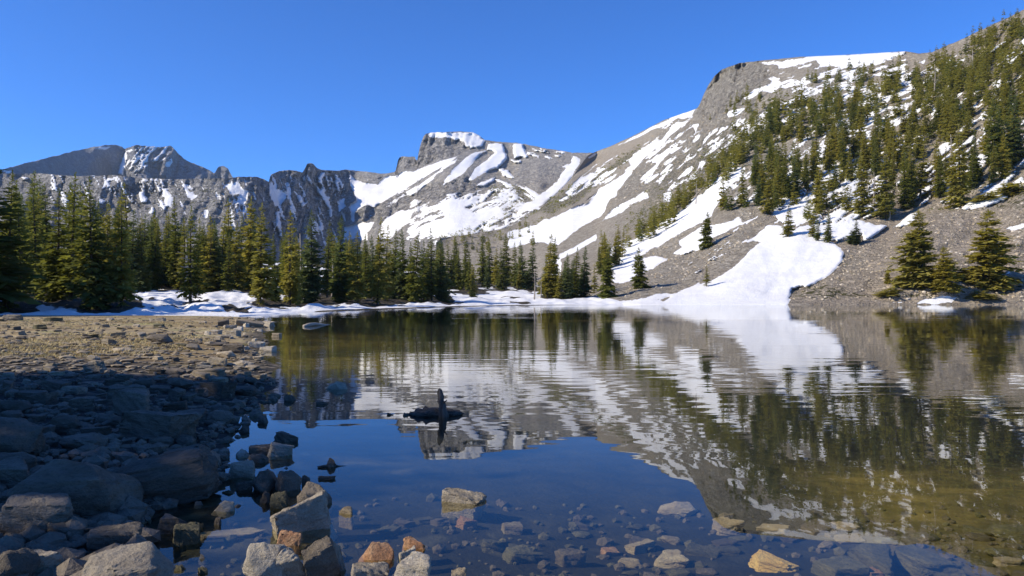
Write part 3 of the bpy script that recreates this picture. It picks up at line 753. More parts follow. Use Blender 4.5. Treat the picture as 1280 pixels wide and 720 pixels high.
ORD = ['first', 'second', 'third', 'fourth', 'fifth', 'sixth', 'seventh', 'eighth', 'ninth', 'tenth', 'eleventh', 'twelfth', 'thirteenth', 'fourteenth', 'fifteenth', 'sixteenth']
# the wood on the left bank: column of the stem, row of its foot, row of its tip, proto, relative width
MARK = [(0, 60, 'left picture edge'), (60, 120, 'long left shoulder of the far peak'), (120, 165, 'snow gully of the far peak'), (165, 235, 'craggy far left summit'), (235, 300, 'small rock pinnacle on the skyline'),
        (300, 350, 'gap before the headwall'), (350, 430, 'dark craggy headwall'), (430, 495, 'broad snowfield left of the summit'), (495, 525, 'small square rock tower'), (525, 560, 'summit cliff'),
        (560, 610, 'flat snow capped summit'), (610, 675, 'brown dome right of the summit'), (675, 735, 'right snow col')]
cnt = {}
for x, yb_, yt, pr, wf in sorted(LEFT):
    lay = hill if x > 770 else bank
    P, _ = lay.at(x, yb_)
    h = (yb_ - yt) / F * P[1]
    if x == 758: lab = 'broad dark spruce standing alone at the shore, right of the wood'
    elif x == 798: lab = 'lone broad spruce at the foot of the slope, a little up from the shore'
    elif x == 590: lab = 'short bright green young conifer on the snow in front of the wood'
    else:
        mk = next(q for q in MARK if q[0] <= x < q[1])
        cnt[mk[2]] = cnt.get(mk[2], 0) + 1
        col = {'spruce': 'dark green', 'blue': 'blackish green', 'pine': 'olive green'}[PROTO[pr][2]]
        size = 'tall' if yb_ - yt > 118 else ('short' if yb_ - yt < 78 else 'mid-height')
        lab = f'{size} {col} conifer, {ORD[cnt[mk[2]] - 1]} from left below the {mk[2]}'
    q = conifer(P, h, BUSHYB if x in (758, 798) else PROTO[pr], lab, 'conifers of the wood on the far left shore', wf * (.66 if x in (758, 798) else .84))
# trees standing deeper in the wood, seen between the front ones
rr = random.Random(5)
for i in range(132):
    x = rr.uniform(4, 745) if i < 70 else rr.uniform(125, 575); yf = rr.uniform(352, 366) if x < 340 else rr.uniform(354, 372) if x < 560 else rr.uniform(352, 366)
    P, _ = bank.at(x, yf)
    tip = float(np.interp(x, [0, 100, 200, 300, 400, 500, 560, 640, 745], [236, 248, 270, 276, 291, 297, 303, 308, 318])) + rr.uniform(-4, 18)
    h = (yf - tip) / F * P[1]
    conifer(P, min(h, 22), PROTO[rr.randrange(0, 6) if rr.random() < .75 else rr.randrange(6, 10)], f'conifer half hidden deep in the {"left" if x < 250 else "middle" if x < 500 else "right"} part of the shore wood', 'conifers hidden deep in the shore wood', .9)
# beyond the left edge: the wood goes on and throws its shade over the bank
for i in range(24):
    x = -46 - 11 * i + rr.uniform(-8, 8); P, _ = bank.at(x, (391, 384, 377, 370)[i % 4] + rr.uniform(-2, 1))
    conifer(P, rr.uniform(14, 18), PROTO[i % 6], 'tall dark conifer of the wood just beyond the left edge', 'conifers beyond the left edge', 1.4)
for i, (x, y, h) in enumerate([(-44, 51, 14), (-47.5, 54.5, 15.5), (-50, 50, 16), (-48, 46.5, 14), (-55, 54, 16.5), (-54, 48.5, 16), (-60, 52, 17), (-44.5, 56.5, 13.5), (-52, 57, 15)]):
    conifer((x, y, .1), h, PROTO[i % 6], 'tall dark conifer beyond the left edge at the rim of the meadow', 'conifers beyond the left edge', 1.2)
# a stand behind and left of the viewer whose shade lies over the near rocks
for i, (x, y, h) in enumerate([(-16.5, 14.0, 10.2), (-19.5, 12.6, 12.6), (-17.5, 11.2, 11.0), (-21.5, 10.2, 13.6), (-18.2, 9.4, 11.0), (-22.5, 8.2, 13.2), (-26, 12.8, 16.2), (-28, 9.0, 17.0), (-27, 7.0, 15.4),
                              (-24.5, 14.2, 14.6), (-31, 11.5, 18.2), (-25, 10.6, 14.6), (-15.8, 9.8, 9.0), (-24.5, 5.2, 13.0), (-18.8, 7.7, 10.4), (-21.8, 7.0, 12.2), (-17.4, 7.9, 9.4), (-20.5, 6.2, 11.0)]):
    y -= 8.4; h *= 1.16
    z = float(ground_h(np.array([x]), np.array([y]))[0][0])
    conifer((x, y, z), h, PROTO[i % 6], 'tall conifer of the stand shading the near boulders from the left', 'conifers shading the near shore', 1.3)

# --- hillside trees
HAND = [(1154, 357, 262, BUSHY, 1.2, 'broad olive conifer, left of the trio near the right shore'), (1180, 363, 308, BUSHY, 1.3, 'shortest conifer of the trio near the right shore'),
        (1229, 357, 262, BUSHY, 1.3, 'broadest conifer of the trio near the right shore, at its right'), (1070, 305, 275, PROTO[3], 1.7, 'small bushy conifer on the snow above the brown talus'),
        (985, 296, 256, PROTO[6], 1.1, 'narrow olive conifer on the upper edge of the big snowfield'), (885, 309, 264, BUSHYB, .85, 'dark lone spruce between the snow chute and brown talus'),
        (883, 358, 331, PROTO[9], 1.2, 'small slim conifer on the rim of the big snowfield'), (1200, 258, 158, PROTO[8], .85, 'tall full olive conifer standing above the right trio'),
        (1036, 303, 262, PROTO[2], 1.0, 'slim conifer left of the small bushy one on the snow'), (1023, 301, 272, PROTO[4], 1.1, 'slim dark young conifer in the row on the snow edge'),
        (1016, 296, 262, PROTO[7], 1.0, 'thin olive conifer leftmost of the row on the snow edge'), (1078, 268, 190, PROTO[8], .9, 'full olive conifer above the white tongue, left of the bare trunk'),
        (1108, 274, 185, PROTO[6], .95, 'big conifer whose foot is a bare pale stump, above the talus'), (1245, 215, 122, PROTO[1], .95, 'tall dark conifer beside the bleached trunk at upper right'),
        (1265, 205, 120, PROTO[3], .9, 'dark conifer right of the bleached trunk near the right edge'), (1150, 250, 175, PROTO[9], 1.0, 'grey green conifer between the stump and the tall olive one'),
        (1130, 262, 190, PROTO[2], 1.0, 'slim conifer just right of the bare stump'), (1110, 354, 336, BUSHY, 1.0, 'shrub-sized conifer alone on the brown talus'),
        (1022, 262, 205, PROTO[8], 1.0, 'olive conifer cluster tree above the row on the snow edge'), (962, 268, 215, PROTO[6], 1.0, 'conifer at the top left of the big snowfield')]
for x, yb_, yt, pr, wf, lab in HAND:
    P, _ = hill.at(x, yb_); conifer(P, (yb_ - yt) / F * P[1], pr, lab, 'conifers standing out on the right hillside', wf * 1.05)
# zones: outline of where the stems stand, how many, height in metres, what tells the zone apart
ZONES = [
    ([(745, 330), (775, 312), (815, 285), (850, 272), (845, 285), (800, 305), (770, 335), (750, 345)], 20, (8, 11), .75, 'olive conifer in the thin belt between the two long snow chutes'),
    ([(800, 285), (850, 245), (880, 218), (905, 200), (930, 190), (925, 215), (890, 240), (850, 265), (815, 290)], 44, (7, 10), .8, 'small yellowish conifer on the grey rocks above the wide snow chute'),
    ([(900, 205), (915, 165), (940, 150), (960, 150), (975, 175), (960, 190), (925, 205)], 30, (8, 10.5), .7, 'conifer in the clump at the top of the wide snow chute'),
    ([(955, 200), (1000, 205), (1010, 235), (980, 262), (925, 262), (905, 270), (905, 260), (935, 235)], 36, (9, 12.5), .35, 'conifer in the dark grove left above the big snowfield'),
    ([(880, 152), (905, 140), (930, 120), (960, 118), (955, 150), (920, 160)], 16, (5, 8), .6, 'tiny conifer on the rocks below the tan cliff'),
    ([(955, 145), (1005, 125), (1040, 118), (1075, 130), (1070, 160), (1035, 172), (1000, 182), (965, 178)], 50, (10, 13), .55, 'conifer in the dense grove below the tan cliff'),
    ([(1000, 95), (1060, 88), (1130, 82), (1150, 100), (1090, 130), (1050, 122), (1010, 105)], 30, (6, 9), .4, 'small conifer just under the snow capped rim'),
    ([(1060, 130), (1100, 112), (1135, 100), (1150, 130), (1120, 150), (1085, 160), (1060, 165)], 26, (9, 12), .5, 'conifer right of the dense grove, under the rim'),
    ([(1130, 110), (1160, 82), (1200, 66), (1230, 48), (1262, 36), (1300, 20), (1300, 90), (1230, 110), (1180, 140), (1140, 150)], 74, (10, 14), .75, 'conifer of the thick forest on the upper right skyline'),
    ([(1175, 140), (1230, 115), (1300, 95), (1300, 150), (1250, 165), (1190, 190)], 36, (11, 14), .65, 'conifer in the thick forest at the right edge below the skyline'),
    ([(1020, 185), (1080, 172), (1130, 160), (1185, 150), (1180, 195), (1120, 220), (1060, 235), (1015, 225)], 46, (10, 13.5), .65, 'olive conifer on the streaky middle slope of the right hillside'),
    ([(1080, 225), (1180, 200), (1300, 165), (1300, 200), (1230, 235), (1180, 250), (1120, 255)], 22, (9, 12.5), .6, 'conifer scattered over the lower right slope above the bare talus'),
    ([(985, 255), (1040, 232), (1070, 255), (1040, 285), (1000, 285)], 14, (6, 9), .5, 'small conifer among shadow streaks above the big snowfield'),
    ([(560, 300), (620, 290), (700, 270), (720, 280), (660, 318), (600, 325)], 14, (6, 9), .3, 'small dark conifer on the low moraine behind the shore wood'),
    ([(1300, 40), (1420, 0), (1500, -40), (1500, 200), (1320, 220)], 30, (10, 14), .6, 'conifer of the forest beyond the right edge'),
]
cand = []
hr = random.Random(9)
for poly, n, (h0, h1), olive, lab in ZONES:
    P_ = np.array(poly); k = 0; tries = 0; mine = []
    n = int(n * (2.1 if 'skyline' in lab or 'right edge' in lab else 1.3))
    while k < n and tries < 6000:
        tries += 1
        x = hr.uniform(P_[:, 0].min(), P_[:, 0].max()); y = hr.uniform(P_[:, 1].min(), P_[:, 1].max())
        if sd_poly(np.array([x]), np.array([y]), poly)[0] < 0: continue
        W, sn = hill.at(x, y)
        if sn > .5 and hr.random() < .7: continue
        if any((x - a) ** 2 + (2 * (y - b)) ** 2 < 10 for a, b in mine): continue
        mine.append((x, y)); k += 1
        h = hr.uniform(h0, h1) * (.92 if 'skyline' in lab else 1.27 if W[0] > 90 else 1.16) * (1 if hr.random() > .25 else .7)
        pr = hr.randrange(6, 10) if hr.random() < olive + .12 else hr.randrange(0, 6)
        cand.append((h / W[1] * F, W, h, pr, lab))
cand.sort(key=lambda q: -q[0])
inview = [q for q in cand if 'beyond' not in q[4]]
NIND = 345 - len(LEFT) - 132 - len(HAND)
for s_, W, h, pr, lab in inview[:NIND]:
    conifer(W - np.array([0, 0, .3]), h, PROTO[pr], lab, lab.replace('conifer', 'conifers'), hr.uniform(.72, 1.0))
# the smallest ones high on the slope read as one scatter
SM = [crown_mesh('crown', 160 + i, None, 13, 6, .05, .18, 1.5, 3, .05) for i in range(4)]
co_all, fc_all, base, mats = [], [], 0, []
for s_, W, h, pr, lab in inview[NIND:] + [q for q in cand if 'beyond' in q[4]]:
    me = SM[hr.randrange(4)]
    v = np.empty(len(me.vertices) * 3, np.float32); me.vertices.foreach_get('co', v); v = v.reshape(-1, 3)
    a = hr.uniform(0, 6.28); wv = hr.uniform(.75, 1.05) * h
    q = np.stack([(v[:, 0] * math.cos(a) - v[:, 1] * math.sin(a)) * wv, (v[:, 0] * math.sin(a) + v[:, 1] * math.cos(a)) * wv, v[:, 2] * h - .3], -1) + W
    co_all.append(q); fc_all.append(np.arange(len(q)).reshape(-1, 4) + base); base += len(q)
    mats.append(np.full(len(q) // 4, 0 if pr >= 6 else 1, np.int32))
if co_all:
    m = mesh_np('distant_forest', np.vstack(co_all), np.vstack(fc_all), M['pine'], False)
    m.materials.append(M['spruce']); m.polygons.foreach_set('material_index', np.concatenate(mats))
    tag(link('distant_forest', m), 'scatter of tiny far conifers over the upper hillside', 'forest', None, 'stuff')

# bleached dead trunks on the hillside
def snag_mesh(seed, broken):
    r = np.random.RandomState(seed)
    top = .75 if broken else 1.0
    parts = [tube([(.02 * math.sin(3 * z), .015 * math.cos(4 * z), z) for z in (-.05, .1, .35, .6, .85 * top, top)], [.030, .026, .020, .014, .009, .004 if not broken else .008])]
    for i in range(11):
        z = r.uniform(.25, .92 * top); az = r.uniform(0, 6.28); L = r.uniform(.05, .14)
        parts.append(tube([(0, 0, z), (L * .6 * math.cos(az), L * .6 * math.sin(az), z + L * .1), (L * math.cos(az), L * math.sin(az), z + L * r.uniform(-.2, .4))], [.007, .004, .002], 4))
    return tube_mesh('dead_tree', parts, M['snag'])


for x, yb_, yt, br, lab in [(1238, 212, 165, 0, 'bleached bare trunk among dark conifers at upper right'), (1112, 275, 232, 1, 'broken pale stump at the foot of a big conifer above the talus'),
                            (1188, 212, 168, 0, 'thin bleached snag left of the tall olive conifer'), (1168, 120, 80, 0, 'grey dead tree in the thick forest near the skyline'),
                            (1147, 235, 195, 1, 'short grey snag on the streaky middle slope'), (1215, 100, 62, 0, 'pale dead top rising from the forest on the right skyline'),
                            (1092, 255, 215, 0, 'thin grey snag beside the full olive conifer above the white tongue'), (870, 255, 228, 0, 'thin grey snag on the rocks above the wide snow chute'),
                            (375, 377, 292, 0, 'pale bare dead trunk in the shore wood below the dark headwall'), (526, 372, 300, 0, 'grey dead trunk in the shore wood below the summit cliff'), (232, 366, 276, 1, 'broken grey trunk in the left shore wood'),
                            (668, 374, 338, 0, 'thin bare dead sapling on the snow near the right end of the wood'), (676, 373, 344, 1, 'short pale dead stem on the snow near the right end of the wood'), (415, 374, 308, 1, 'broken pale dead trunk in the middle of the shore wood')]:
    P, _ = (hill if x > 745 else bank).at(x, yb_)
    o = link('dead_tree', snag_mesh(x, br)); h = (yb_ - yt) / F * P[1]
    o.location = P; o.scale = (h, h, h); tag(o, lab, 'dead tree', 'dead trees')

# ------------------------------------------------------------------ rocks
def rock_mesh(seed, kind):
    r = np.random.RandomState(seed)
    bm = bmesh.new()
    if kind == 'slab':
        pts = []
        n = 7; ang = np.sort(r.uniform(0, 6.28, n))
        for z in (0, 1):
            for a in ang:
                rad = r.uniform(.85, 1.05) * (1 if z == 0 else r.uniform(.86, 1.0))
                pts.append((.5 * rad * math.cos(a), .5 * rad * math.sin(a), z * r.uniform(.78, 1.0)))
    elif kind == 'block':
        pts = [(.5 * sx * r.uniform(.6, 1), .5 * sy * r.uniform(.6, 1), z * r.uniform(.7, 1)) for sx in (-1, 1) for sy in (-1, 1) for z in (0, 1)]
        pts += [tuple(np.array([r.uniform(-.5, .5), r.uniform(-.5, .5), r.uniform(.1, .95)])) for _ in range(5)]
    else:
        pts = []
        for _ in range(26):
            d = r.normal(size=3); d /= np.linalg.norm(d); d = np.sign(d) * np.abs(d) ** .85
            pts.append((.5 * d[0] * r.uniform(.88, 1.05), .5 * d[1] * r.uniform(.88, 1.05), .5 + .5 * d[2] * r.uniform(.85, 1.05)))
    for p in pts: bm.verts.new(p)
    res = bmesh.ops.convex_hull(bm, input=bm.verts)
    bmesh.ops.delete(bm, geom=[v for v in bm.verts if not v.link_faces], context='VERTS')
    bmesh.ops.dissolve_limit(bm, angle_limit=.06, verts=bm.verts, edges=bm.edges)
    try: bmesh.ops.bevel(bm, geom=list(bm.edges), offset=.028 if kind != 'round' else .05, segments=2, profile=.6, affect='EDGES', clamp_overlap=True)
    except Exception: pass
    bmesh.ops.triangulate(bm, faces=bm.faces)
    for it in range(5):
        lng = [e for e in bm.edges if e.calc_length() > .075]
        if not lng or len(bm.faces) > 5000: break
        bmesh.ops.subdivide_edges(bm, edges=lng, cuts=1)
        bmesh.ops.triangulate(bm, faces=[f for f in bm.faces if len(f.verts) > 3])
    bm.normal_update()
    co = np.array([v.co for v in bm.verts]); no = np.array([v.normal for v in bm.verts])
    s = seed
    n1 = fbm(co[:, 0] * 2.6 + co[:, 2] * 1.7, co[:, 1] * 2.6 - co[:, 2] * 1.9, s, 4, .55)
    n2 = fbm(co[:, 0] * 11 + co[:, 2] * 9, co[:, 1] * 11 - co[:, 2] * 8, s + 9, 3, .6)
    st = np.abs(vn(co[:, 2] * 6 + co[:, 0] * 1.2 + n1 * .5, co[:, 1] * 1.1, s + 20))
    disp = .085 * n1 + .028 * n2 - .022 * (st < .12) * (kind != 'round')
    co = co + no * disp[:, None]
    for v, c in zip(bm.verts, co): v.co = c
    for f in bm.faces: f.smooth = True
    m = bpy.data.meshes.new('rock'); bm.to_mesh(m); bm.free()
    m.materials.append(M['dark'])
    return m


RK = {k: [rock_mesh(300 + 20 * j + i, k) for i in range(n)] for j, (k, n) in enumerate([('slab', 6), ('block', 7), ('round', 6)])}
NR = 0


def rock(name, P, size, kind, mat, label, cat, group=None, rot=None, idx=None):
    global NR
    lst = RK[kind]; me = lst[(idx if idx is not None else NR) % len(lst)]; NR += 1
    o = link(name, me); o.location = P; o.scale = size
    o.rotation_euler = rot if rot is not None else (random.uniform(-.12, .12), random.uniform(-.12, .12), random.uniform(0, 6.28))
    o.material_slots[0].link = 'OBJECT'; o.material_slots[0].material = M[mat]
    tag(o, label, cat, group); return o


def put(px, py, w, h, kind, mat, label, mode='l', deep=.8, tilt=(0, 0), rz=0.0, idx=None, name='rock', cat='rock', group=None):
    """l = lying on land, w = standing out of the water, s = lying under the water; py is the row of its foot or waterline"""
    if mode == 'w':
        D = CH * F / (py - HY); X = (px - HX) / F * D
        W = w / F * D; D2 = D + W * deep * .4
        X = (px - HX) / F * D2
        zb = float(ground_h(np.array([X]), np.array([D2]))[0][0]) - .06
        top = h / F * D * 1.02
        rock(name, (X, D2, zb), (W, W * deep, top - zb), kind, mat, label, cat, group, (tilt[0], tilt[1], rz), idx)
    else:
        X, D, z = on_ground(px, py)
        W = w / F * D; H = h / F * D
        if mode == 's': H *= .75
        D2 = D + W * deep * .35; X = (px - HX) / F * D2
        zb = float(ground_h(np.array([X]), np.array([D2]))[0][0])
        sink = .25 if mode == 'l' else .3
        rock(name, (X, D2, zb - sink * H), (W, W * deep, H * (1 + sink)), kind, mat, label, cat, group, (tilt[0], tilt[1], rz), idx)


HANDROCKS = [
    (105, 652, 165, 74, 'round', 'boulder', 'very broad smooth dark boulder, largest on the left shore', 'l', .62, (.05, -.05), .15, 0, 'boulder'),
    (205, 630, 160, 56, 'block', 'boulder', 'long dark boulder rising to a pale topped right end over the water', 'l', .5, (0, -.22), .25, 1, 'boulder'),
    (42, 674, 92, 54, 'block', 'boulder', 'dark faceted boulder at the left edge in front of the broad one', 'l', .8, (.1, .05), .3, 2, 'boulder'),
    (24, 614, 80, 34, 'slab', 'boulder', 'flat dark boulder with a pale upper rim at the left edge', 'l', .7, (.15, -.1), .6, 0, 'boulder'),
    (18, 592, 60, 24, 'round', 'boulder', 'low dark boulder at the left edge above the rimmed one', 'l', .7, (0, 0), .5, 1, 'boulder'),
    (90, 678, 60, 26, 'slab', 'boulder', 'blue grey slab tilted between dark boulders', 'l', .8, (.3, .1), .4, 1, 'rock'),
    (85, 724, 82, 48, 'slab', 'grey', 'tan grey slab leaning up to the right in the lower left corner', 'l', .7, (.1, -.45), .35, 2, 'rock'),
    (146, 694, 60, 40, 'block', 'boulder', 'dark block beside the pool edge, behind the rough pale rock', 'l', .7, (.1, 0), .4, 3, 'rock'),
    (166, 742, 112, 50, 'round', 'grey', 'rough light grey rock at the lower left picture edge', 'l', .8, (.05, -.1), .5, 4, 'boulder'),
    (14, 738, 66, 46, 'round', 'boulder', 'dark rock with a pale patch in the lower left corner', 'l', .8, (0, 0), .8, 2, 'rock'),
    (160, 697, 52, 14, 'slab', 'grey', 'thin narrow slab wedged behind the rough pale rock', 'l', .6, (0, -.2), .2, 3, 'rock'),
    (213, 668, 42, 20, 'slab', 'dark', 'dark flat rock in the pool touching a tan block', 'w', .8, (0, .1), .3, 4, 'rock'),
    (233, 681, 32, 24, 'block', 'olive', 'brown block at the right of the dark flat rock in the pool', 'w', .9, (0, 0), .4, 5, 'rock'),
    (288, 674, 88, 9, 'slab', 'tan', 'long tan slab lying just under the pool surface', 's', .45, (0, 0), .25, 5, 'rock'),
    (280, 640, 32, 12, 'round', 'tan', 'small pale stone in the pool above the long tan slab', 'w', .7, (0, 0), .1, 3, 'rock'),
    (273, 656, 11, 9, 'round', 'dark', 'tiny dark stone in the pool under the pale one', 'w', .8, (0, 0), 0, 4, 'rock'),
    (328, 730, 70, 48, 'round', 'pale', 'rough cream and brown rock in the bottom shallows', 'w', .8, (0, .1), .2, 5, 'boulder'),
    (383, 714, 54, 54, 'slab', 'pale', 'smooth pale grey slab standing on edge and leaning right', 'w', .45, (.5, -.45), .5, 0, 'rock'),
    (384, 664, 84, 38, 'block', 'grey', 'long grey rock lying above the leaning pale slab', 'w', .42, (0, -.25), .3, 6, 'rock'),
    (410, 720, 50, 44, 'block', 'dark', 'dark wedge shaped rock right of the leaning pale slab', 'w', .6, (.2, -.3), .5, 0, 'rock'),
    (431, 712, 16, 40, 'slab', 'pale', 'narrow pale splinter standing beside the dark wedge', 'w', .6, (.1, -.2), .3, 1, 'rock'),
    (354, 683, 32, 20, 'block', 'rust', 'pinkish block tucked behind the leaning pale slab', 'w', .7, (0, .2), .2, 2, 'rock'),
    (394, 634, 50, 29, 'round', 'dark', 'round dark boulder in the water above the long grey rock', 'w', .8, (0, 0), .3, 0, 'boulder'),
    (361, 614, 38, 24, 'round', 'dark', 'black rounded boulder in the water, right one of a close pair', 'w', .8, (0, 0), .9, 1, 'boulder'),
    (331, 614, 38, 25, 'round', 'dark', 'black rounded boulder in the water, left one of a close pair', 'w', .8, (0, 0), 1.4, 2, 'boulder'),
    (331, 629, 15, 14, 'round', 'dark', 'small round black stone in front of the boulder pair', 'w', .9, (0, 0), 0, 3, 'rock'),
    (351, 636, 28, 19, 'round', 'olive', 'olive grey rounded stone in front of the boulder pair', 'w', .8, (0, 0), .5, 4, 'rock'),
    (382, 605, 12, 11, 'round', 'dark', 'little black stone right of the boulder pair', 'w', .9, (0, 0), 0, 5, 'rock'),
    (301, 597, 34, 20, 'block', 'grey', 'lichened grey rock at the water edge beside the long boulder', 'w', .8, (0, .1), .3, 1, 'rock'),
    (304, 613, 20, 11, 'block', 'dark', 'small dark stone alone in the blue pool', 'w', .8, (0, 0), .5, 2, 'rock'),
    (347, 571, 32, 17, 'slab', 'pale', 'pale pyramid shaped rock in the shallows', 'w', .7, (.1, .2), .4, 5, 'rock'),
    (328, 569, 30, 15, 'block', 'dark', 'dark rock touching the pale pyramid on its left', 'w', .8, (0, 0), .2, 3, 'rock'),
    (305, 571, 20, 9, 'round', 'pale', 'small pale round stone near the end of the long boulder', 'w', .8, (0, 0), 0, 0, 'rock'),
    (323, 579, 30, 10, 'round', 'dark', 'low dark stone below the pale pyramid', 'w', .8, (0, 0), .6, 1, 'rock'),
    (362, 553, 42, 11, 'slab', 'dark', 'flat dark rock in the shallows above the pale pyramid', 'w', .7, (0, .1), .3, 2, 'rock'),
    (305, 541, 16, 9, 'round', 'dark', 'small black stone standing before bright reflections', 'w', .9, (0, 0), 0, 3, 'rock'),
    (329, 529, 15, 9, 'round', 'dark', 'low black stone right of the standing black one', 'w', .9, (0, 0), 0, 4, 'rock'),
    (361, 501, 15, 8, 'round', 'dark', 'dark stone off the point in the calm water', 'w', .9, (0, 0), 0, 5, 'rock'),
    (420, 487, 30, 10, 'round', 'grey', 'grey rock with a bright rim out in the calm water', 'w', .7, (.1, .1), .2, 3, 'rock'),
    (402, 506, 20, 4, 'slab', 'dark', 'dark stone barely awash below the bright rimmed rock', 'w', .7, (0, 0), .2, 4, 'rock'),
    (415, 584, 17, 11, 'round', 'dark', 'small dark stone beside a floating stick', 'w', .9, (0, 0), .3, 0, 'rock'),
    (408, 600, 24, 5, 'slab', 'dark', 'dark stone awash under the floating stick', 'w', .6, (0, 0), .2, 5, 'rock'),
    (436, 643, 31, 8, 'slab', 'tan', 'flat tan stone right of the long grey rock', 'w', .5, (0, 0), .15, 0, 'rock'),
    (578, 628, 52, 20, 'block', 'grey', 'grey rock alone in the middle of the dark blue water', 'w', .6, (.05, .12), -.35, 3, 'rock'),
    (472, 700, 50, 21, 'round', 'rust', 'rust orange oval rock half out of the water', 'w', .6, (0, 0), -.1, 2, 'rock'),
    (523, 686, 42, 13, 'slab', 'rust', 'orange topped flat rock right of the rust oval one', 'w', .6, (0, 0), .1, 2, 'rock'),
    (508, 699, 25, 13, 'block', 'pale', 'small speckled pale rock under the orange topped one', 'w', .8, (0, 0), .2, 6, 'rock'),
    (519, 728, 68, 27, 'slab', 'pale', 'pale grey cracked slab at the bottom picture edge', 'w', .6, (.1, .1), .1, 3, 'rock'),
    (572, 727, 24, 12, 'block', 'tan', 'small tan stone at the bottom edge right of the cracked slab', 'w', .8, (0, 0), .2, 0, 'rock'),
    (460, 728, 48, 28, 'block', 'grey', 'grey rock at the bottom edge under the rust oval one', 'w', .7, (.1, .1), .2, 3, 'rock'),
    (583, 662, 28, 16, 'slab', 'rust', 'orange stone under water below the lone grey rock', 's', .9, (.2, .1), .6, 4, 'rock'),
    (640, 667, 26, 16, 'block', 'tan', 'yellowish stone under water, upper one of two', 's', .8, (0, 0), .2, 5, 'rock'),
    (649, 703, 40, 24, 'block', 'olive', 'brown angular stone under water, lower one of two', 's', .8, (.1, .1), .3, 1, 'rock'),
    (846, 646, 54, 20, 'round', 'tan', 'lumpy yellowish rock under water in the dark centre right', 's', .6, (0, 0), .1, 3, 'rock'),
    (710, 708, 36, 30, 'block', 'dark', 'dark angular stone under water left of the small orange one', 's', .8, (.1, 0), .4, 2, 'rock'),
    (762, 695, 22, 14, 'block', 'rust', 'small orange stone under water', 's', .8, (.1, .1), .3, 3, 'rock'),
    (968, 716, 66, 22, 'slab', 'yellow', 'bright yellow flat stone under water', 's', .8, (.12, .05), -.2, 4, 'rock'),
    (1090, 724, 28, 14, 'block', 'rust', 'rust stone under water at the bottom edge, right of the yellow one', 's', .8, (0, 0), .3, 4, 'rock'),
    (1100, 722, 96, 34, 'slab', 'olive', 'large grey slab under water right of the yellow stone', 's', .9, (.05, 0), -.5, 0, 'rock'),
    (1165, 724, 90, 34, 'slab', 'olive', 'large olive slab under water in the lower right', 's', .9, (.05, 0), -.4, 1, 'rock'),
    (1050, 724, 58, 24, 'block', 'olive', 'olive stone under water between the yellow stone and grey slab', 's', .8, (0, 0), .3, 5, 'rock'),
    (620, 690, 46, 20, 'slab', 'olive', 'dim olive slab under water left of the brown angular stone', 's', .7, (0, 0), .7, 2, 'rock'),
    (508, 520, 11, 4, 'round', 'dark', 'tiny dark stone awash left of the stump', 'w', .8, (0, 0), .2, 1, 'rock'),
    (490, 519, 14, 3, 'slab', 'dark', 'thin dark stone awash, farthest left of the stump', 'w', .7, (0, 0), .2, 2, 'rock'),
    (270, 458, 27, 12, 'block', 'tan', 'pinkish tan block on the meadow edge before the spit', 'l', .7, (0, .1), .1, 2, 'rock'),
    (267, 471, 60, 9, 'slab', 'tan', 'long low tan slab under the pinkish block', 'l', .35, (0, 0), .05, 3, 'rock'),
    (122, 466, 34, 15, 'slab', 'grey', 'pale grey slab tilted up on the meadow edge', 'l', .6, (.1, -.3), .1, 4, 'rock'),
    (346, 421, 14, 5, 'slab', 'tan', 'pale flat stone at the tip of the spit', 'w', .6, (0, 0), 0, 5, 'rock'),
    (200, 430, 34, 12, 'round', 'boulder', 'brown boulder on the meadow', 'l', .7, (0, 0), .1, 4, 'boulder'),
]
for q in HANDROCKS:
    px, py, w, h, kd, mt, lab, mode, deep, tilt, rz, idx, nm = q
    put(px, py, w, h, kd, mt, lab, mode, deep, tilt, rz, idx, nm, nm)


def scatter(poly, n, wr, hr_, kinds, mats, label, group, seed, mode=None, land=None, mind=.6, name='rock', deep=(.5, .9)):
    r = random.Random(seed); P_ = np.array(poly); got = []; tries = 0
    while len(got) < n and tries < n * 60:
        tries += 1
        x = r.uniform(P_[:, 0].min(), P_[:, 0].max()); y = r.uniform(P_[:, 1].min(), P_[:, 1].max())
        if sd_poly(np.array([x]), np.array([y]), poly)[0] < 0: continue
        sc = (y - HY) / 150.0 if wr[2] else 1.0
        w = (wr[0] + (wr[1] - wr[0]) * r.random() ** 1.9) * sc * (1.0 if r.random() > .16 else 1.55)
        if any(abs(x - a) < mind * (w + c) / 2 and abs(y - b) < mind * .35 * (w + c) / 2 for a, b, c in got): continue
        X, D, z = on_ground(x, y)
        dl = float(ground_h(np.array([X]), np.array([D]))[1][0])
        if land is True and dl < .15: continue
        if land is False and dl > -.15: continue
        md = mode or ('l' if dl > 0 else ('w' if z > -.12 else 's'))
        if any(abs(x - q[0]) < .45 * (w + q[2]) and -.5 * w < y - q[1] + q[3] * .5 + w * .2 < .9 * w + q[3] for q in HANDROCKS if q[7] != 'l'): continue
        got.append((x, y, w))
        kd = r.choice(kinds)
        put(x, y, w, w * r.uniform(*hr_), kd, r.choice(mats), label, md, r.uniform(*deep), (r.uniform(-.15, .15), r.uniform(-.15, .15)), r.uniform(-.6, .6), None, name, name, group)


